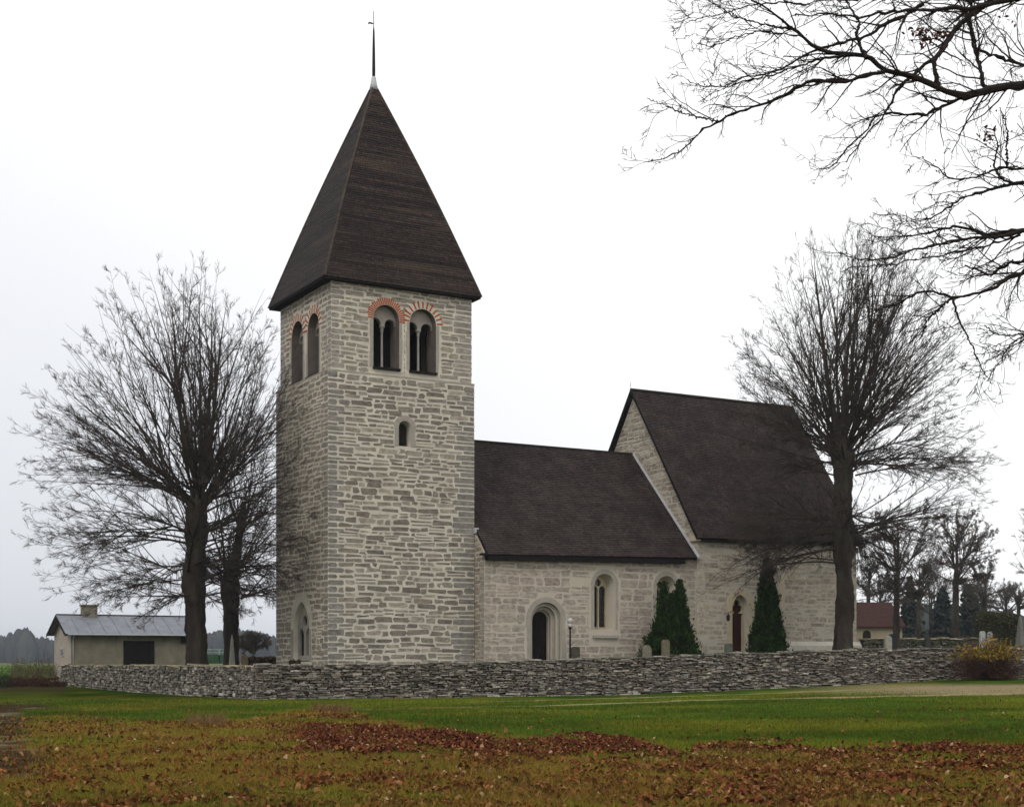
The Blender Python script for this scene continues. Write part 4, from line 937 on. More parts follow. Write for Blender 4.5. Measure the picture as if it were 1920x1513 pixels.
# right linden
Y = 77.; x = at(1580, Y); g0 = hz(x, Y)
make_tree('linden_tree', (x, Y, g0), 'tall bare linden with a thick burred trunk in front of the choir', 
    [(at(1578, Y), Y, zz(838, Y), 36, 14, 80, .62), (at(1578, Y), Y, zz(845, Y), 5, 76, 87, .4, 2.5), (at(1582, Y), Y, zz(850, Y), 6, 30, 62, .5, 1.7), (at(1585, Y), Y, zz(880, Y), 14, -4, 25, .6), (at(1575, Y), Y, zz(985, Y), 26, -34, 20, .62)],
    ((at(1600, Y), Y, zz(850, Y)), (7.2, 7.5), 6.8, 12.4, 8.6),
    [(x - .1, Y, g0 - .3, .86), (x, Y, g0 + .4, .70), (x + .1, Y, zz(1170, Y), .60), (x + .15, Y, zz(1120, Y), .64), (x + .05, Y, zz(1080, Y), .56), (x, Y, zz(1040, Y), .66), (x - .05, Y, zz(1000, Y), .74), (x, Y, zz(975, Y), .70), (x - .02, Y, zz(930, Y), .60), (x, Y, zz(890, Y), .68), (x, Y, zz(855, Y), .80), (x, Y, zz(835, Y), .55), (x, Y, zz(815, Y), .22)], R, extra=[((x - .3, Y - .2, zz(R.uniform(970, 1060), Y)), (-1, R.uniform(-.35, .3), R.uniform(-.1, .25)), R.uniform(5.2, 8.2), R.uniform(.035, .07), R.uniform(-.75, -.3)) for _ in range(12)], counts=(13, 4.6, 1.5), tw_r=.0045)
# trees beyond the churchyard
def simple(px, Y, ytop, hw, yhead, rt, lab, cnt, counts, name='bare_tree', leafy=0, fork=0, el=(0, 85)):
    x = at(px, Y); g0 = hz(x, Y); zh = zz(yhead, Y); ztop = zz(ytop, Y)
    hd = [(x, Y, zh + f_ * (ztop - zh) * .5, max(4, int(cnt * (1 - f_ * .5) / 3)), el[0] + 25 * f_, el[1], .2) for f_ in (0, .35, .8)]
    return make_tree(name, (x, Y, g0), lab, hd, ((x, Y, zh + (ztop - zh) * .35), (hw, hw), hw, (ztop - zh) * .65, (ztop - zh) * .5),
        [(x, Y, g0 - .3, rt * 1.4), (x, Y, g0 + .6, rt), (x, Y, zh, rt * .85), (x + .1, Y, zh + (ztop - zh) * .25, rt * .42), (x + .1, Y, zh + (ztop - zh) * .6, .02)], R, counts=counts, tw_r=.0075, group=None, fork=2.6, lf2=.26, lr0=.07, leafy=leafy, wob=.07, col=(.062, .052, .046), kk=(5, 3, 3, 3))
simple(1681, 104, 885, 3.2, 1110, .33, 'slim bare tree standing between the big right linden and the far spruces', 34, (10, 6, 3))
simple(1792, 132, 945, 3.9, 1090, .42, 'bare tree with reddish brown clinging leaves left of the twisted tree', 38, (10, 6, 3), leafy=.5)
simple(1846, 150, 1042, 3.4, 1130, .38, 'twisted grey bare tree at the right above the yellow bush', 20, (8, 6, 3), name='bare_tree')
simple(1985, 118, 900, 3.6, 1130, .4, 'bare tree mostly outside the right edge, only its twig tips showing', 30, (10, 6, 2))
simple(1628, 150, 1050, 2.6, 1110, .3, 'small ivy green bare tree rising behind the red roofed building', 20, (8, 6, 3))
simple(474, 122, 1185, 1.7, 1222, .05, 'small bare thicket between the second linden and the tower', 30, (9, 6, 3), el=(10, 85))
simple(1745, 200, 1080, 5, 1150, .4, 'distant bare tree between the two dark spruces', 26, (9, 6, 2))
simple(1885, 190, 1090, 5, 1150, .4, 'distant bare tree behind the clipped dark hedge', 26, (9, 6, 2))

simple(1722, 165, 1010, 4.2, 1130, .34, 'hazy bare tree filling the gap right of the slim bare tree', 24, (8, 6, 2))
simple(1840, 210, 1085, 5, 1150, .4, 'faint distant bare tree directly behind the twisted tree', 24, (8, 6, 2))
simple(1910, 170, 1100, 3.2, 1140, .3, 'low bare tree above the right end of the dark hedge', 22, (8, 6, 2))
simple(1650, 190, 1075, 4.5, 1140, .35, 'pale distant bare tree above the red roof', 22, (8, 6, 2))

# ------------------------------------------------------------------ overhanging oak, branches entering from the right
OY = 20.
okx = at(2420, OY)
oak = thing('oak_tree', (okx, OY, hz(okx, OY)), 'large oak outside the right edge whose bare crooked branches hang in from the top right', 'tree')
def Zc(pts, y0=None, dy=0.): # coordinates of my enlarged view -> photo pixels
    return [(1170 + a / 2.044, b / 2.044) for a, b in pts]
MAIN = [  # (points, r start, r end, depth at start, depth change)
 ([(1760, 330), (1533, 325), (1400, 345), (1310, 370), (1230, 350), (1150, 310), (1060, 285), (1000, 268), (960, 240), (930, 215), (850, 212), (770, 200), (720, 175), (680, 135), (640, 110), (590, 65), (540, 30), (490, 5)], 12, 1.6, 20, -.9),
 ([(1000, 275), (930, 290), (850, 315), (760, 308), (700, 315), (640, 350), (570, 390), (500, 410), (440, 430), (400, 445), (360, 470), (310, 490), (260, 540), (210, 580), (150, 610), (90, 618)], 5, 1, 19.5, .6),
 ([(360, 467), (270, 445), (200, 425), (150, 400), (90, 380)], 2, .8, 19.9, .2),
 ([(1300, 375), (1240, 400), (1160, 440), (1080, 440), (1010, 432), (960, 450), (930, 500), (860, 560), (800, 640), (740, 650)], 3.5, .9, 20, .8),
 ([(1480, -60), (1420, 0), (1350, 40), (1290, 90), (1250, 130), (1210, 210), (1150, 250), (1100, 300), (1050, 340), (1020, 410), (990, 450), (940, 500), (900, 560), (850, 620)], 7.5, .9, 21, .2),
 ([(1650, -30), (1430, 10), (1350, 30), (1240, 35), (1100, 40), (1020, 45), (950, 55), (900, 70), (840, 60), (780, 50), (700, 62), (640, 60)], 7, 1, 19, -.6),
 ([(1150, 15), (1080, 60), (1000, 90), (950, 130), (900, 150), (860, 155), (780, 180), (700, 205), (620, 260), (540, 285), (450, 300), (380, 340)], 4.5, .9, 19.5, .8),
 ([(1700, 270), (1533, 250), (1480, 235), (1420, 215), (1380, 200), (1345, 190), (1330, 140), (1320, 90), (1310, 40)], 5, 2, 20.5, .3),
 ([(1390, 345), (1375, 320), (1365, 260), (1345, 190), (1335, 130), (1325, 60), (1330, 0)], 4.5, 2.2, 20.1, .3),
 ([(930, 225), (910, 190), (890, 130), (905, 90), (880, 50), (850, 0)], 4, 1.6, 19.4, .4),
 ([(1200, 335), (1195, 290), (1185, 240), (1230, 180), (1270, 110), (1340, 60), (1410, 0)], 5, 3, 20, .7),
 ([(1700, 620), (1533, 645), (1490, 650), (1440, 640), (1400, 660), (1350, 680), (1250, 690), (1200, 640), (1130, 605)], 4, .8, 18.5, -.5),
 ([(1700, 690), (1533, 700), (1480, 705), (1400, 730), (1340, 745), (1290, 765), (1240, 800), (1170, 840), (1100, 850)], 5, 1, 18.5, .4),
 ([(1490, 705), (1440, 680), (1420, 640), (1430, 560), (1420, 500), (1380, 490)], 3, .8, 18.5, .5),
 ([(1490, 650), (1470, 640), (1465, 560), (1470, 510), (1460, 460), (1440, 410)], 3, .8, 18.4, -.4),
 ([(1700, 860), (1533, 880), (1470, 890), (1400, 905), (1340, 880), (1270, 870), (1200, 880), (1140, 900), (1050, 905), (960, 910)], 5.5, .9, 18.8, .3),
 ([(1533, 885), (1440, 910), (1360, 910), (1280, 920), (1180, 945), (1100, 960), (1040, 985), (960, 998), (880, 990), (820, 970)], 4, .9, 18.8, -.8),
 ([(1520, 900), (1400, 940), (1300, 960), (1200, 985), (1100, 995), (1000, 1020), (880, 1020), (830, 1045)], 2.6, .8, 18.8, .9),
 ([(1720, 1000), (1533, 1045), (1480, 1060), (1430, 1095), (1370, 1120), (1310, 1135), (1255, 1140), (1200, 1120), (1130, 1120), (1060, 1160), (1000, 1180), (900, 1230)], 6, .9, 19.2, -.5),
 ([(1255, 1145), (1200, 1190), (1160, 1230), (1145, 1280), (1130, 1300)], 2.6, 1.4, 19, .3),
 ([(1262, 1148), (1275, 1200), (1300, 1260), (1340, 1340), (1380, 1430), (1410, 1470)], 2.6, .8, 19, -.3),
 ([(1700, 980), (1533, 1000), (1490, 1005), (1440, 1030), (1410, 1055), (1370, 1040), (1310, 1020)], 4.5, 1.5, 19.4, .2),
 ([(1720, 1260), (1533, 1280), (1480, 1285), (1420, 1280), (1380, 1250)], 3, 1, 19.4, .2),
 ([(1700, 1240), (1533, 1290), (1490, 1310), (1430, 1400), (1390, 1460)], 2.5, .8, 19.6, .4),
 ([(1480, -40), (1400, -10), (1330, 5), (1220, -10), (1100, -5), (960, -15), (860, 5), (760, 0), (690, 20)], 4, 1, 20.4, -.4),
 ([(700, 20), (600, 10), (480, 20), (420, 40), (360, 60), (300, 70), (250, 80)], 2, .8, 20, .3),
 ([(640, 110), (560, 100), (480, 80), (420, 65), (370, 30), (330, 0)], 2.4, .8, 19.2, .5),
 ([(680, 140), (600, 130), (520, 120), (430, 140), (340, 185), (280, 165)], 2.2, .8, 19.2, -.3),
 ([(850, 212), (740, 230), (650, 260), (560, 290), (470, 310), (400, 335), (300, 330), (240, 310)], 2.6, .8, 19.4, .3)]
Rk = np.random.default_rng(5)
ob = MB(); PP = []; LL = []; RR = []
def resamp(p, n):
    p = np.array(p, float); s = np.concatenate([[0], np.cumsum(np.linalg.norm(p[1:] - p[:-1], axis=1))]); t = np.linspace(0, s[-1], n)
    return np.stack([np.interp(t, s, p[:, i]) for i in range(p.shape[1])], -1), s[-1]
trunk_top = []
for pts, r0, r1, y0, dy in MAIN:
    q, ln = resamp(Zc(pts), 40); tt = np.linspace(0, 1, 40)
    Yd = y0 + dy * tt + .25 * np.sin(tt * 7 + y0 * 3) * tt
    q[1:] += Rk.normal(0, 1.1, q[1:].shape)
    P = np.stack([(q[:, 0] - 960) / F * Yd, Yd, EYE + (HOR - q[:, 1]) / F * Yd], -1)
    rr = (r0 + (r1 - r0) * tt ** .75) * Yd / F * .95 * (1 + .16 * Rk.normal(0, 1, 40) * (tt > .0))
    tubes(ob, P[None], np.maximum(rr, .003)[None], 8, 0, (.022, .018, .016))
    PP.append(P); LL.append(ln * 20 / F); RR.append(rr)
    if pts[0][0] > 1600: trunk_top.append((P[0], rr[0]))
for P0, r_ in trunk_top:   # carry the limbs back to the stem
    zt = P0[2] - 1.2; A = np.array([okx, OY, max(3.2, zt)]); t_ = np.linspace(0, 1, 10)[:, None]
    ob.tube(A * (1 - t_) + P0 * t_ + np.array([0, 0, .5]) * np.sin(np.pi * t_), np.linspace(r_ * 2.4, r_, 10), 8, 0, (.022, .018, .016))
P = np.array(PP); LN = np.array(LL); al = np.full(len(P), 40)
S2, D2, _, i2, t2 = sub(P, al, 1., Rk, .05, .98, .85, 1, LN, 40)
# density by length
cnts = np.maximum(3, (LN * 7.0)).astype(int); SS = []; DD = []; RR2 = []; LL2 = []
for b in range(len(P)):
    S_, D_, _, _, tq = sub(P[b:b + 1], al[:1], cnts[b], Rk, .06, 1., .8, 1, LN[b:b + 1], 40)
    vis = S_[:, 0] / S_[:, 1] < (1990 - 960) / F; S_, D_, tq = S_[vis], D_[vis], tq[vis]
    D_[:, 0] -= .35; SS.append(S_); DD.append(D_); rb = np.interp(tq, np.linspace(0, 1, 40), RR[b]); RR2.append(rb); LL2.append(Rk.uniform(.35, 1.15, len(S_)) * (1.0 - .35 * tq))
SS = np.concatenate(SS); DD = np.concatenate(DD); RR2 = np.concatenate(RR2); LL2 = np.concatenate(LL2)
DD[:, 1] *= .7
n2 = 9; P2, a2 = grow(SS, DD, LL2, n2, .16, -.05, Rk); tubes(ob, P2, np.minimum(RR2 * .55, .013)[:, None] * (1 - .62 * np.linspace(0, 1, n2)[None]), 5, 0, (.026, .021, .018))
S3, D3, L3, i3, t3 = sub(P2, a2, 4.6, Rk, .12, 1., .75, .5, LL2, n2); n3 = 6; P3, a3 = grow(S3, D3, np.clip(L3, .12, .6), n3, .2, .0, Rk); tubes(ob, P3, np.full((len(P3), 1), .0048) * (1 - .5 * np.linspace(0, 1, n3)[None]), 3, 0, (.03, .024, .02))
S4, D4, L4, i4, t4 = sub(P3, a3, 2.2, Rk, .15, 1., .7, .45, np.clip(L3, .12, .6), n3); P4, _ = grow(S4, D4, np.clip(L4, .05, .22), 3, .2, .0, Rk); tubes(ob, P4, np.full((len(P4), 1), .0036) * np.array([1, .8, .6])[None], 3, 0, (.034, .026, .022))
# moss and bud clusters on the thick limbs
mC = np.concatenate([P[b][Rk.integers(2, 39, int(90 * RR[b][0] / .05))] for b in range(len(P))]); mC = mC + Rk.normal(0, .02, mC.shape)
leaves(ob, mC, .022, [(.02, .02, .012), (.03, .03, .014), (.02, .016, .014)], Rk, 1)
OB = ob.build('branches', [M['twig'], M['leafy']], oak)
lf = MB()
for (cx_, cy_, yy, n_) in ((1390, 520, 18.6, 26), (1400, 505, 18.7, 18), (1150, 150, 19.6, 60), (1210, 140, 19.6, 60), (1110, 130, 19.6, 24), (1460, 70, 20, 12)):
    c0 = np.array(Zc([(cx_, cy_)])[0]); C = np.array([(c0[0] - 960) / F * yy, yy, EYE + (HOR - c0[1]) / F * yy]) + Rk.normal(0, .055, (n_, 3)); leaves(lf, C, .035, [(.06, .02, .015), (.09, .035, .02)], Rk)
lf.build('withered_leaves', M['leafy'], OB)
m = MB(); zt = np.linspace(-.3, 9.5, 20); m.tube(np.stack([okx + .1 * np.sin(zt), OY + .08 * np.cos(zt * .8), zt + hz(okx, OY)], -1), np.interp(zt, [-.3, .6, 9.5], [.75, .48, .3]), 16); m.build('trunk', M['bark'], oak, smooth=True)

# ------------------------------------------------------------------ evergreens
def conifer_cloud(name, base, label, tops, pal, R, n=26000, size=.10, cat='conifer', group=None, lean=.0):
    """tops: list of (dx, height, radius, fullness)"""
    t = thing(name, base, label, cat, group); m = MB(); bx, by, bz = base
    for dx, hgt, rad, sh in tops:
        k = int(n / len(tops)); z = R.random(k) ** .9 * hgt; u_ = z / hgt
        prof = (np.minimum(1, u_ / .12 + .55)) * (1 - u_) ** sh; a = R.uniform(0, 2 * math.pi, k)
        lump = 1 + .45 * (fbm(a * 2.4 + dx, z * 1.9, 7) - .5) * 2 + .35 * (fbm(a * 5, z * 4, 17) - .5) * 2
        rr = rad * prof * lump * np.sqrt(R.uniform(.25, 1, k)) + R.exponential(.03, k) + (R.random(k) < .08) * R.exponential(.07, k)
        C = np.stack([bx + dx + rr * np.cos(a), by + rr * np.sin(a), bz + z + .1], -1)
        dirv = np.stack([np.cos(a) * .35, np.sin(a) * .35, np.ones(k)], -1) + R.normal(0, .25, (k, 3)); dirv /= np.linalg.norm(dirv, axis=1, keepdims=True)
        sd_ = np.cross(dirv, R.normal(0, 1, (k, 3))); sd_ /= np.linalg.norm(sd_, axis=1, keepdims=True)
        s = size * R.uniform(.6, 1.4, (k, 1)); V = np.stack([C - dirv * s * .6, C + sd_ * s * .28, C + dirv * s, C - sd_ * s * .28], 1).reshape(-1, 3)
        pl = np.array(pal); cc = pl[R.integers(0, len(pl), k)] * R.uniform(.6, 1.4, (k, 1)) * (.45 + 1.1 * fbm(a * 3, z * 2.5, 27))[:, None]
        m.add(V, (np.arange(k) * 4)[:, None] + np.arange(4)[None], 0, np.repeat(cc, 4, 0))
    m.build('crown', M['leafy'], t)
    m = MB()
    for dx, hgt, rad, sh in tops: m.tube([(bx + dx * .5, by, bz - .2), (bx + dx, by, bz + hgt * .3), (bx + dx, by, bz + hgt * .93)], [.1, .08, .02], 8)
    m.build('trunk', M['bark'], t); return t
CG = [(.015, .030, .008), (.022, .042, .010), (.011, .022, .008), (.030, .052, .013)]
Y = 76.5; x = at(1260, Y); g0 = hz(x, Y)
conifer_cloud('yew_bush', (x, Y, g0), 'dark green yew with two blunt tops in front of the nave', [(-.42, zz(1096, Y) - g0, .85, 1.0), (.40, zz(1092, Y) - g0, .95, 1.0), (.0, zz(1118, Y) - g0, 1.45, .85), (.0, zz(1152, Y) - g0, 1.65, .55)], CG, R, 42000, .11)
Y = 79.; x = at(1438, Y); g0 = hz(x, Y)
conifer_cloud('column_conifer', (x, Y, g0), 'tall narrow dark conifer beside the pointed choir door', [(0, zz(1052, Y) - g0, .78, .62), (.05, zz(1090, Y) - g0, .95, .5), (.1, zz(1150, Y) - g0, 1.0, .3)], CG, R, 40000, .11)
def spruce(px, Y, ytop, rad, label):
    x = at(px, Y); g0 = hz(x, Y); h = zz(ytop, Y) - g0; t = thing('spruce_tree', (x, Y, g0), label, 'spruce')
    k = 3600; u_ = R.random(k) ** .8; a = R.uniform(0, 6.283, k); lay = np.round(u_ * 16) / 16; ph = R.random(k)
    rr = rad * (1 - lay * .9) * ph * (.35 + 1.1 * vn(a * 2.5, lay * 16, 3)); z = h * (.06 + .94 * lay) - ph ** 1.6 * .13 * h * (1 - lay) + R.normal(0, .08, k)
    m = MB(); leaves(m, np.stack([x + rr * np.cos(a), Y + rr * np.sin(a), g0 + z], -1), .38, [(.03, .036, .03), (.022, .03, .025), (.04, .044, .036)], R)
    m.build('crown', M['leafy'], t); MB().tube([(x, Y, g0 - .3), (x, Y, g0 + h)], [.25, .03], 8).build('trunk', M['bark'], t)
spruce(1706, 185, 1085, 2.6, 'dark spruce just right of the slim bare tree')
spruce(1768, 190, 1105, 3.0, 'dark spruce left of the leaf clinging tree')
spruce(1815, 195, 1100, 3.4, 'dark spruce partly hidden behind the leaf clinging tree')
def hedge(name, px, Y, wd, dep, z0, z1, label, pal, n, R, cat='hedge', tw=(.06, .045, .03)):
    x = at(px, Y); m = MB(); g0 = hz(x, Y); zt = z1
    C = np.stack([x + R.uniform(-wd / 2, wd / 2, n), Y + R.uniform(-dep / 2, dep / 2, n), R.uniform(0, 1, n)], -1)
    top_ = (zt - g0) * (.85 + .3 * fbm(C[:, 0] * 2.5, C[:, 1] * 2, 4)); C[:, 2] = g0 + C[:, 2] ** .7 * top_
    leaves(m, C, .11, pal, R)
    return tag(m.build(name, M['leafy'], org=(x, Y, g0)), label, cat)
hedge('hedge', 1868, 112, 3.1, 1.6, 0, zz(1150, 112), 'clipped dark olive hedge behind the yellow leaved bush', [(.055, .06, .03), (.04, .045, .025), (.07, .06, .03)], 9000, R)
hedge('hedge', 492, 100, 2.0, 1.0, 0, zz(1233, 100), 'low dark brown hedge between the linden and the tower foot', [(.035, .022, .015), (.025, .02, .013), (.07, .045, .025)], 4000, R)
hedge('low_shrub', 553, 67.9, .45, .4, 0, zz(1240, 67.9), 'small dark shrub at the foot of the tower beside the west window', [(.03, .02, .015), (.03, .03, .015)], 500, R, cat='shrub')
# yellow leaved bush in front of the wall at the right
Y = 73.3; x = at(1855, Y); g0 = float(Hout(x, Y)); t = thing('berry_bush', (x, Y, g0), 'arching brown bush with yellow leaves against the right end of the wall', 'bush')
k = 520; a = R.uniform(0, 6.283, k); e = R.uniform(.25, 1.5, k); d = np.stack([np.cos(a) * np.cos(e), np.sin(a) * np.cos(e) * .55, np.sin(e)], -1)
S = np.stack([x + .35 * np.cos(a) * R.random(k), Y + .25 * np.sin(a), np.full(k, g0)], -1); Ln = R.uniform(1.1, 2.35, k); P1, a1 = grow(S, d, Ln, 10, .1, -.55, R)
m = MB(); tubes(m, P1, np.full((k, 1), .011) * (1 - .6 * np.linspace(0, 1, 10)[None]), 3, 0, (.05, .028, .022))
S2, D2, L2, _, _ = sub(P1, a1, 11, R, .15, 1, .7, .22, Ln, 10); P2, a2 = grow(S2, D2, L2, 4, .15, 0, R); tubes(m, P2, np.full((len(P2), 1), .006) * np.array([1, .8, .6, .4])[None], 3, 0, (.06, .032, .025))
m.build('stems', M['twig'], t)
pts = np.concatenate([P2[:, 3], P2[:, 2]]); keep = (pts[:, 2] > g0 + .75 + .5 * fbm(pts[:, 0] * 2, pts[:, 1], 3)) & (R.random(len(pts)) < .9); pts = pts[keep]
m = MB(); leaves(m, pts, .068, [(.34, .23, .02), (.26, .18, .02), (.16, .13, .025), (.16, .07, .025)], R)
low = np.concatenate([P2[:, 3], P2[:, 2]]); low = low[(low[:, 2] < g0 + 1.2)]; low = low[R.random(len(low)) < .5]; leaves(m, low, .045, [(.07, .03, .022), (.06, .035, .02), (.10, .05, .02)], R); m.build('leaves', M['leafy'], t)
# brambles and weeds at the left
def weeds(name, px0, px1, Y0, Y1, n, hgt, col, label, R, lf=None, cat='shrub', org=None):
    m = MB(); Yv = R.uniform(Y0, Y1, n); X = (R.uniform(px0, px1, n) - 960) / F * Yv; Z = Hout(X, Yv)
    d = np.stack([R.normal(0, .35, n), R.normal(0, .35, n), np.ones(n)], -1); Ln = hgt * R.uniform(.4, 1.15, n); P1, a1 = grow(np.stack([X, Yv, Z], -1), d, Ln, 6, .14, -.2, R)
    tubes(m, P1, np.full((n, 1), .009) * (1 - .5 * np.linspace(0, 1, 6)[None]), 3, 0, col)
    if lf is not None: q = P1[:, 1:].reshape(-1, 3) + R.normal(0, .05, (n * 5, 3)); leaves(m, q, .055, lf, R, 1)
    return tag(m.build(name, [M['twig'], M['leafy']], org=(float(X.mean()), float(Yv.mean()), .4)), label, cat)
o = weeds('bramble', -60, 122, 82, 90, 1900, .42, (.04, .022, .016), 'low dark brambles below the left end of the shed', R, [(.05, .022, .016), (.04, .03, .018), (.07, .035, .02)]); o['kind'] = 'stuff'
o = weeds('tall_weeds', 20, 108, 96, 104, 420, 1.15, (.10, .085, .05), 'withered tall weeds in the field by the shed', R, [(.07, .09, .03), (.10, .08, .04)], cat='weeds'); o['kind'] = 'stuff'
weeds('green_shrub', -60, 16, 80, 83, 260, 1.2, (.03, .03, .02), 'small dark green shrub at the left edge', R, [(.03, .06, .025), (.04, .075, .03)])
m = MB()   # dock stem
weeds('dock_plant', 70, 74, 92, 92.5, 7, 1.75, (.06, .025, .02), 'single dark brown dock stem standing above the weeds', R, [(.06, .025, .02)], cat='plant')
for (a0, a1, c_, hh_) in ((350, 420, (.16, .10, .045), .33), (585, 660, (.15, .085, .04), .32)):
    Yc = unproj((a0 + a1) / 2, 1358 if a0 < 500 else 1334)[1]
    weeds('grass_tuft', a0, a1, Yc - .6, Yc + .5, 220, hh_, c_, 'pale dry grass tuft left of the leaf drift' if a0 < 500 else 'pale dry grass tuft at the top of the leaf drift', R, cat='grass tuft')

# ------------------------------------------------------------------ graves, lamp and other small things
def grave(px, Y, ytop, wd, label, col, th=.14, shape='round', name='gravestone'):
    x = at(px, Y); g0 = hz(x, Y); h = zz(ytop, Y) - g0
    fr = lambda s, z, d: np.stack([x + ux * np.asarray(s, float) + vx * np.asarray(d, float), Y + uy * np.asarray(s, float) + vy * np.asarray(d, float), np.asarray(z, float) + g0], -1)
    m = MB(); r = wd / 2
    if shape == 'round': q = arch(0, -.2, h - r, r, 12)
    elif shape == 'flat': q = [(-r, -.2), (r, -.2), (r * .97, h * .93), (r * .55, h), (-r * .55, h), (-r * .97, h * .93)]
    elif shape == 'obelisk': q = [(-r, -.2), (r, -.2), (r * .42, h - .25), (0, h), (-r * .42, h - .25)]
    q2 = [(a * .94, b if b < 0 else b * .985) for a, b in q]
    if shape == 'obelisk':
        v = [fr(a, b, c) for (a, b, c) in ((-r, -.2, -r), (r, -.2, -r), (r, -.2, r), (-r, -.2, r))]; k2 = .3 * r
        v += [fr(a, h - .28, c) for a, c in ((-k2, -k2), (k2, -k2), (k2, k2), (-k2, k2))] + [fr(0, h, 0)]
        m.add(np.array(v), [(0, 1, 5, 4), (1, 2, 6, 5), (2, 3, 7, 6), (3, 0, 4, 7), (4, 5, 8), (5, 6, 8), (6, 7, 8), (7, 4, 8)], 0, col)
        m.box(fr, -r * 1.25, r * 1.25, -.2, .28, -r * 1.25, r * 1.25, 0, col)
    else:
        m.prism(fr, q, -th / 2 + .02, q, th / 2 - .02, 0, col); m.prism(fr, q2, -th / 2, q2, th / 2, 0, col); m.box(fr, -r * 1.2, r * 1.2, -.2, .1, -th, th, 0, np.array(col) * .8)
    return tag(m.build(name, M['grave'], org=(x, Y, g0)), label, 'gravestone', 'gravestones in the churchyard')
grave(1079, 74.5, 1212, .5, 'dark brown gravestone beside the lamp post', (.075, .068, .05), shape='flat')
grave(1213, 73.8, 1209, .5, 'small pale gravestone at the left foot of the yew', (.20, .18, .14))
grave(1248, 73.6, 1199, .45, 'upright lichen topped gravestone before the yew', (.15, .13, .085), shape='flat')
grave(1366, 77.5, 1206, .48, 'grey green gravestone left of the brown choir door', (.11, .12, .10), shape='flat')
grave(1665, 80.5, 1191, .5, 'pale round topped gravestone right of the big linden trunk', (.36, .34, .28))
grave(1672, 83.5, 1188, .5, 'black round topped gravestone just behind the pale one', (.04, .04, .045))
grave(1739, 92, 1190, .42, 'dark slim gravestone in front of the low mossy wall', (.06, .06, .055))
grave(1842, 88, 1183, .42, 'white gravestone half hidden by the yellow bush', (.40, .40, .39), shape='flat')
grave(1856, 96, 1184, .4, 'pale grey gravestone behind the yellow bush', (.28, .28, .27))
grave(458, 76, 1226, .34, 'small brownish gravestone right of the obelisk', (.22, .17, .11))
grave(435, 75, 1188, .34, 'tall narrow grey obelisk between the two lindens', (.33, .32, .28), shape='obelisk', name='obelisk')
grave(1913, 88, 1152, .5, 'tall grey tapering stone at the right edge', (.15, .145, .13), shape='obelisk', name='obelisk')
# lamp post
Y = 72.6; x = at(1069, Y); g0 = hz(x, Y); t = thing('lamp_post', (x, Y, g0), 'black lamp post with pale globe head right of the nave door', 'lamp post')
zt_ = zz(1176, Y)
MB().lathe((x, Y, 0), [(.10, g0 - .2), (.10, g0 + .15), (.05, g0 + .3), (.04, zt_ - .1), (.085, zt_ - .03), (.085, zt_)], 12).build('post', M['iron'], t)
hdm = MB().lathe((x, Y, 0), [(.07, zt_ + .004), (.12, zt_ + .06), (.12, zt_ + .12), (.08, zt_ + .16), (.08, zt_ + .2), (.15, zt_ + .27), (.16, zt_ + .36), (.10, zt_ + .44), (.02, zt_ + .47)], 14); hdm.build('lamp_head', M['white'], t, smooth=True)
# wall lantern by the choir door
s_ = Spx(1352, CV); z_ = Zpy(1153, s_, CV); p = fSc(s_, z_, 0.)
t = thing('wall_lantern', tuple(p), 'small dark lantern on a reddish bracket left of the choir door', 'lantern')
MB().tube([fSc(s_ + .9, z_ + .2, .02), fSc(s_ + .5, z_ + .22, .35), fSc(s_, z_ + .12, .62)], .022, 6).build('bracket', M['brick'], t)
q = fSc(s_, z_, .62); MB().lathe((q[0], q[1], q[2] - .2), [(.03, -.14), (.09, -.1), (.10, .1), (.12, .12), (.03, .25), (.02, .32)], 8).build('lamp', M['iron'], t)
# farm trailer between the lindens
Y = 112.; x = at(404, Y); g0 = hz(x, Y); t = thing('farm_trailer', (x, Y, g0), 'green farm trailer seen between the two linden trunks', 'trailer')
fr = lambda a, b, c: np.stack([x + np.asarray(a, float), Y + np.asarray(b, float), np.asarray(c, float) + g0], -1)
zt_ = zz(1217, Y) - g0
m = MB().box(fr, -1.6, 1.4, -.8, .8, zt_ * .42, zt_ * .78); m.build('body', M['green'], t)
m = MB()
for zz_ in (.88, 1.0): m.box(fr, -1.7, 1.5, -.84, -.80, zt_ * zz_ - .04, zt_ * zz_)
for a in (-1.65, -.6, .45, 1.45): m.box(fr, a - .03, a + .03, -.80, -.76, zt_ * .4, zt_)
m.build('rail', M['palegreen'], t)
for a in (-1.0, .8):
    wq = [(a + .36 * math.cos(k), .36 + .36 * math.sin(k)) for k in np.linspace(0, 2 * math.pi, 20, endpoint=False)]; MB().prism(lambda s, z, d: fr(s, d, z), wq, -.95, wq, -.75).build('wheel', M['rubber'], t)
# pale slab lying by the wall end
x, Y = unproj(103, 1284); z0 = float(Hout(x, Y)); m = MB()
v = np.array([(-.75, -.2, 0), (.5, -.35, .02), (.8, .2, .3), (-.6, .3, .1)]) ; m.add(np.vstack([v + (x, Y, z0 + .0), v + (x, Y, z0 + .14)]), [(0, 1, 2, 3), (7, 6, 5, 4), (0, 4, 5, 1), (1, 5, 6, 2), (2, 6, 7, 3), (3, 7, 4, 0)], 0, (.42, .38, .30))
tag(m.build('stone_slab', M['grave'], org=(x, Y, z0)), 'pale flat stone slab lying at the left end of the wall', 'stone slab')

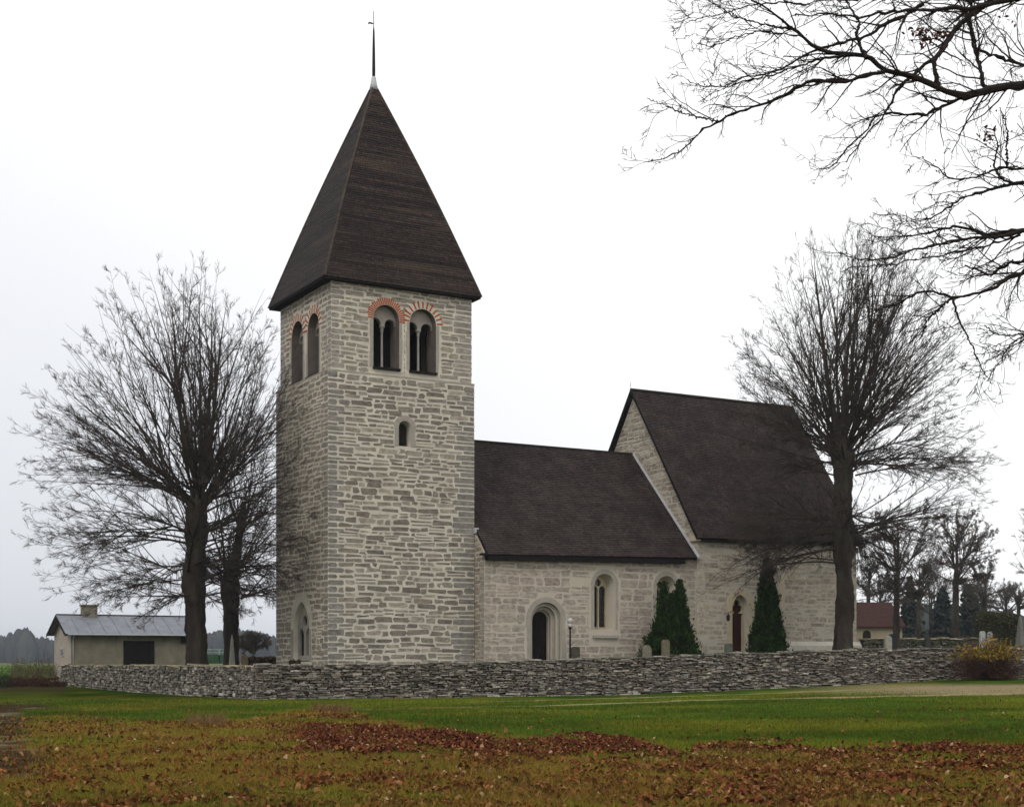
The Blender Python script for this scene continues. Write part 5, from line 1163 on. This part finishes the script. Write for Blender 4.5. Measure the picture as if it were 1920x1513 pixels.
# ------------------------------------------------------------------ leaf litter and grass (stuff)
def scatter(n, Y0, Y1, R, pw=1.0):
    # sample uniformly over the ground inside a widened view wedge
    Yv = (Y0 ** (1 - pw) + R.random(n) * (Y1 ** (1 - pw) - Y0 ** (1 - pw))) ** (1 / (1 - pw)) if pw != 1 else Y0 * (Y1 / Y0) ** R.random(n)
    X = R.uniform(-.41, .41, n) * Yv + R.uniform(-2.5, 2.5, n); return X, Yv
Rl = np.random.default_rng(77)
X, Yv = scatter(560000, 13, 50, Rl, 1.1); px, py, lit, dens, mud, dense, n1, n2 = zones(X, Yv)
cl = fbm(X * 2.3, Yv * 1.7, 91, 3); cl = .25 + 1.9 * sm((cl - .36) / .3)
k = Rl.random(len(X)) < np.clip(cl * dens * (.33 + .45 * dense + .22 * sm((px - 1050) / 500) + .15 * sm((py - 1440) / 60)), 0, .92) + .002; X, Yv, dn, n1k, pxk = X[k], Yv[k], dense[k], n1[k], px[k]; n = len(X)
yaw = Rl.uniform(0, 6.283, n); s = Rl.uniform(.02, .05, n) * (1 - .15 * dn); Z = Hout(X, Yv) + Rl.uniform(.005, .05, n) + .03 * dn * Rl.random(n)
a = np.stack([np.cos(yaw), np.sin(yaw), Rl.normal(0, .5, n)], -1); b = np.stack([-np.sin(yaw), np.cos(yaw), Rl.normal(0, .7, n)], -1)
C = np.stack([X, Yv, Z], -1); S_ = s[:, None]; cu = (Rl.uniform(.1, .6, n) * s)[:, None] * np.array([0, 0, 1.])
V = np.stack([C - a * S_, C - a * S_ * .3 + b * S_ * .55 + cu, C + a * S_ * .5 + b * S_ * .6 + cu, C + a * S_ * 1.1, C + a * S_ * .4 - b * S_ * .55 + cu, C - a * S_ * .4 - b * S_ * .5 + cu], 1).reshape(-1, 3)
palA = np.array([(.17, .060, .022), (.12, .040, .018), (.21, .09, .032), (.085, .026, .015), (.24, .12, .05), (.06, .022, .014), (.18, .058, .020)]); palB = np.array([(.14, .042, .022), (.09, .022, .017), (.16, .05, .028), (.06, .018, .015)])
cc = np.where(((Rl.random(n) < .15 + .55 * dn) & (dn > .15))[:, None], palB[Rl.integers(0, 4, n)], palA[Rl.integers(0, 7, n)]) * Rl.uniform(.65, 1.25, (n, 1))
br = Rl.random(n) < .03; cc[br] = np.array([.36, .24, .14]) * Rl.uniform(.8, 1.2, (br.sum(), 1))
m = MB(); m.add(V, (np.arange(n) * 6)[:, None] + np.array([[0, 1, 2, 3]]), 0, np.repeat(cc, 6, 0)); m.f.append(((np.arange(n) * 6)[:, None] + np.array([[0, 3, 4, 5]]), 0))
tag(m.build('fallen_leaves', M['leafy']), 'russet and brown fallen oak leaves covering the foreground grass', 'leaves', kind='stuff')
print('leaves', n)
X, Yv = scatter(520000, 12.8, 62, Rl, 1.6); n = len(X); px, py, lit, dens, mud, dense, n1, n2 = zones(X, Yv)
tm = np.minimum(dpoly(X, Yv, TR1), dpoly(X, Yv, TR2)) < .85
k = (Rl.random(n) > mud * .92) & (Yv < Ys(X) - .38) & ~(tm & (px > 1000)) & (Rl.random(n) > dense * .6) & (Rl.random(n) > .9 * sm((px - 1500) / 300) * (np.abs(py - 1292) < 10)); X, Yv, lit, n1, n2, px = X[k], Yv[k], lit[k], n1[k], n2[k], px[k]; n = len(X)
hg = (Rl.uniform(.03, .07, n) + Rl.uniform(.0, .09, n) * lit * sm((n1 - .35) * 3)) ; dw = Ys(X) - Yv; hg = hg + Rl.uniform(.02, .2, n) * (dw < .9) * (fbm(X * 1.2, Yv, 4) > .4) + Rl.uniform(0, .05, n) * (fbm(X * .9, Yv * .9, 14) > .58); wdt = np.maximum(.0035, Yv * .00016) * Rl.uniform(.7, 1.4, n); yaw = Rl.uniform(0, 6.283, n)
ln = np.stack([Rl.normal(0, .45, n), Rl.normal(0, .45, n), np.ones(n)], -1) * hg[:, None]; sd = np.stack([np.cos(yaw), np.sin(yaw), 0 * yaw], -1) * wdt[:, None]
B0 = np.stack([X, Yv, Hout(X, Yv) - .005], -1); V = np.stack([B0 - sd, B0 + sd, B0 + ln], 1).reshape(-1, 3)
g1 = np.array([.046, .082, .008]) * (.55 + .9 * fbm(X * .3, Yv * .45, 83)[:, None]) + np.array([.05, .03, .003]) * sm((fbm(X * .22, Yv * .22, 63)[:, None] - .42) * 4); g2 = np.array([.175, .115, .024]); mixf = np.clip(lit * (.35 + .9 * n1) * (1 - .65 * sm((n2 - .42) * 5)) + Rl.normal(0, .15, n) + .10, 0, 1)[:, None]
cc = (g1 * (1 - mixf) + g2 * mixf) * Rl.uniform(.45, 1.85, (n, 1)) * (.8 + .4 * n2[:, None])
m = MB(); m.add(V, (np.arange(n) * 3)[:, None] + np.arange(3)[None], 0, np.repeat(cc, 3, 0))
tag(m.build('grass', M['leafy']), 'short green lawn grass turning yellow under the fallen leaves', 'grass', kind='stuff')

# ------------------------------------------------------------------ distant woods
def woods(name, label, a0, a1, d0, d1, n, h0, h1, R, cols):
    m = MB(); k = 10
    for i in range(n):
        pxx = R.uniform(a0, a1); Y = R.uniform(d0, d1); x = at(pxx, Y); hg = R.uniform(h0, h1) * (.85 + .35 * vn(pxx * .02, 3., 2)); w_ = hg * R.uniform(.14, .3); g0 = hz(x, Y)
        u_ = np.linspace(0, 1, 6)[:, None]; a = np.arange(k) * 6.283 / k
        pr_ = np.array([.8, 1, 1, .95, .7, .3])[:, None] * w_ * (1 + R.uniform(-.3, .3, (6, k)))
        V = np.stack([x + pr_ * np.cos(a), Y + pr_ * np.sin(a), g0 + hg * (u_ + R.uniform(-.05, .05, (6, k)))], -1).reshape(-1, 3)
        f = [(r_ * k + j, r_ * k + (j + 1) % k, (r_ + 1) * k + (j + 1) % k, (r_ + 1) * k + j) for r_ in range(5) for j in range(k)]
        m.add(V, np.array(f), 0, np.array(cols[R.integers(0, len(cols))]) * R.uniform(.8, 1.2))
    tag(m.build(name, M['leafy'], smooth=True), label, 'woods', kind='stuff')
WC = [(.045, .05, .045), (.055, .055, .048), (.038, .045, .042)]
woods('distant_woods', 'long dark blue grey line of woods on the horizon at the left', -500, 560, 900, 1300, 1700, 11, 20, R, WC)
woods('distant_woods', 'grey woods far behind the churchyard at the right', 1500, 2400, 330, 520, 420, 9, 13, R, WC)

# ------------------------------------------------------------------ haze
hm = bpy.data.materials.new('haze_air'); hm.use_nodes = True; ht = hm.node_tree; ht.nodes.clear()
ho = ht.nodes.new('ShaderNodeOutputMaterial'); pv = ht.nodes.new('ShaderNodeVolumePrincipled'); pv.inputs['Color'].default_value = (.78, .87, 1, 1); pv.inputs['Density'].default_value = .00018; pv.inputs['Anisotropy'].default_value = .2
ht.links.new(pv.outputs[0], ho.inputs['Volume'])
m = MB().box(None, -5200, 5200, -100, 6200, -1.6, 60)
tag(m.build('haze', hm), 'thin grey blue autumn haze over the far fields', 'haze', kind='stuff')
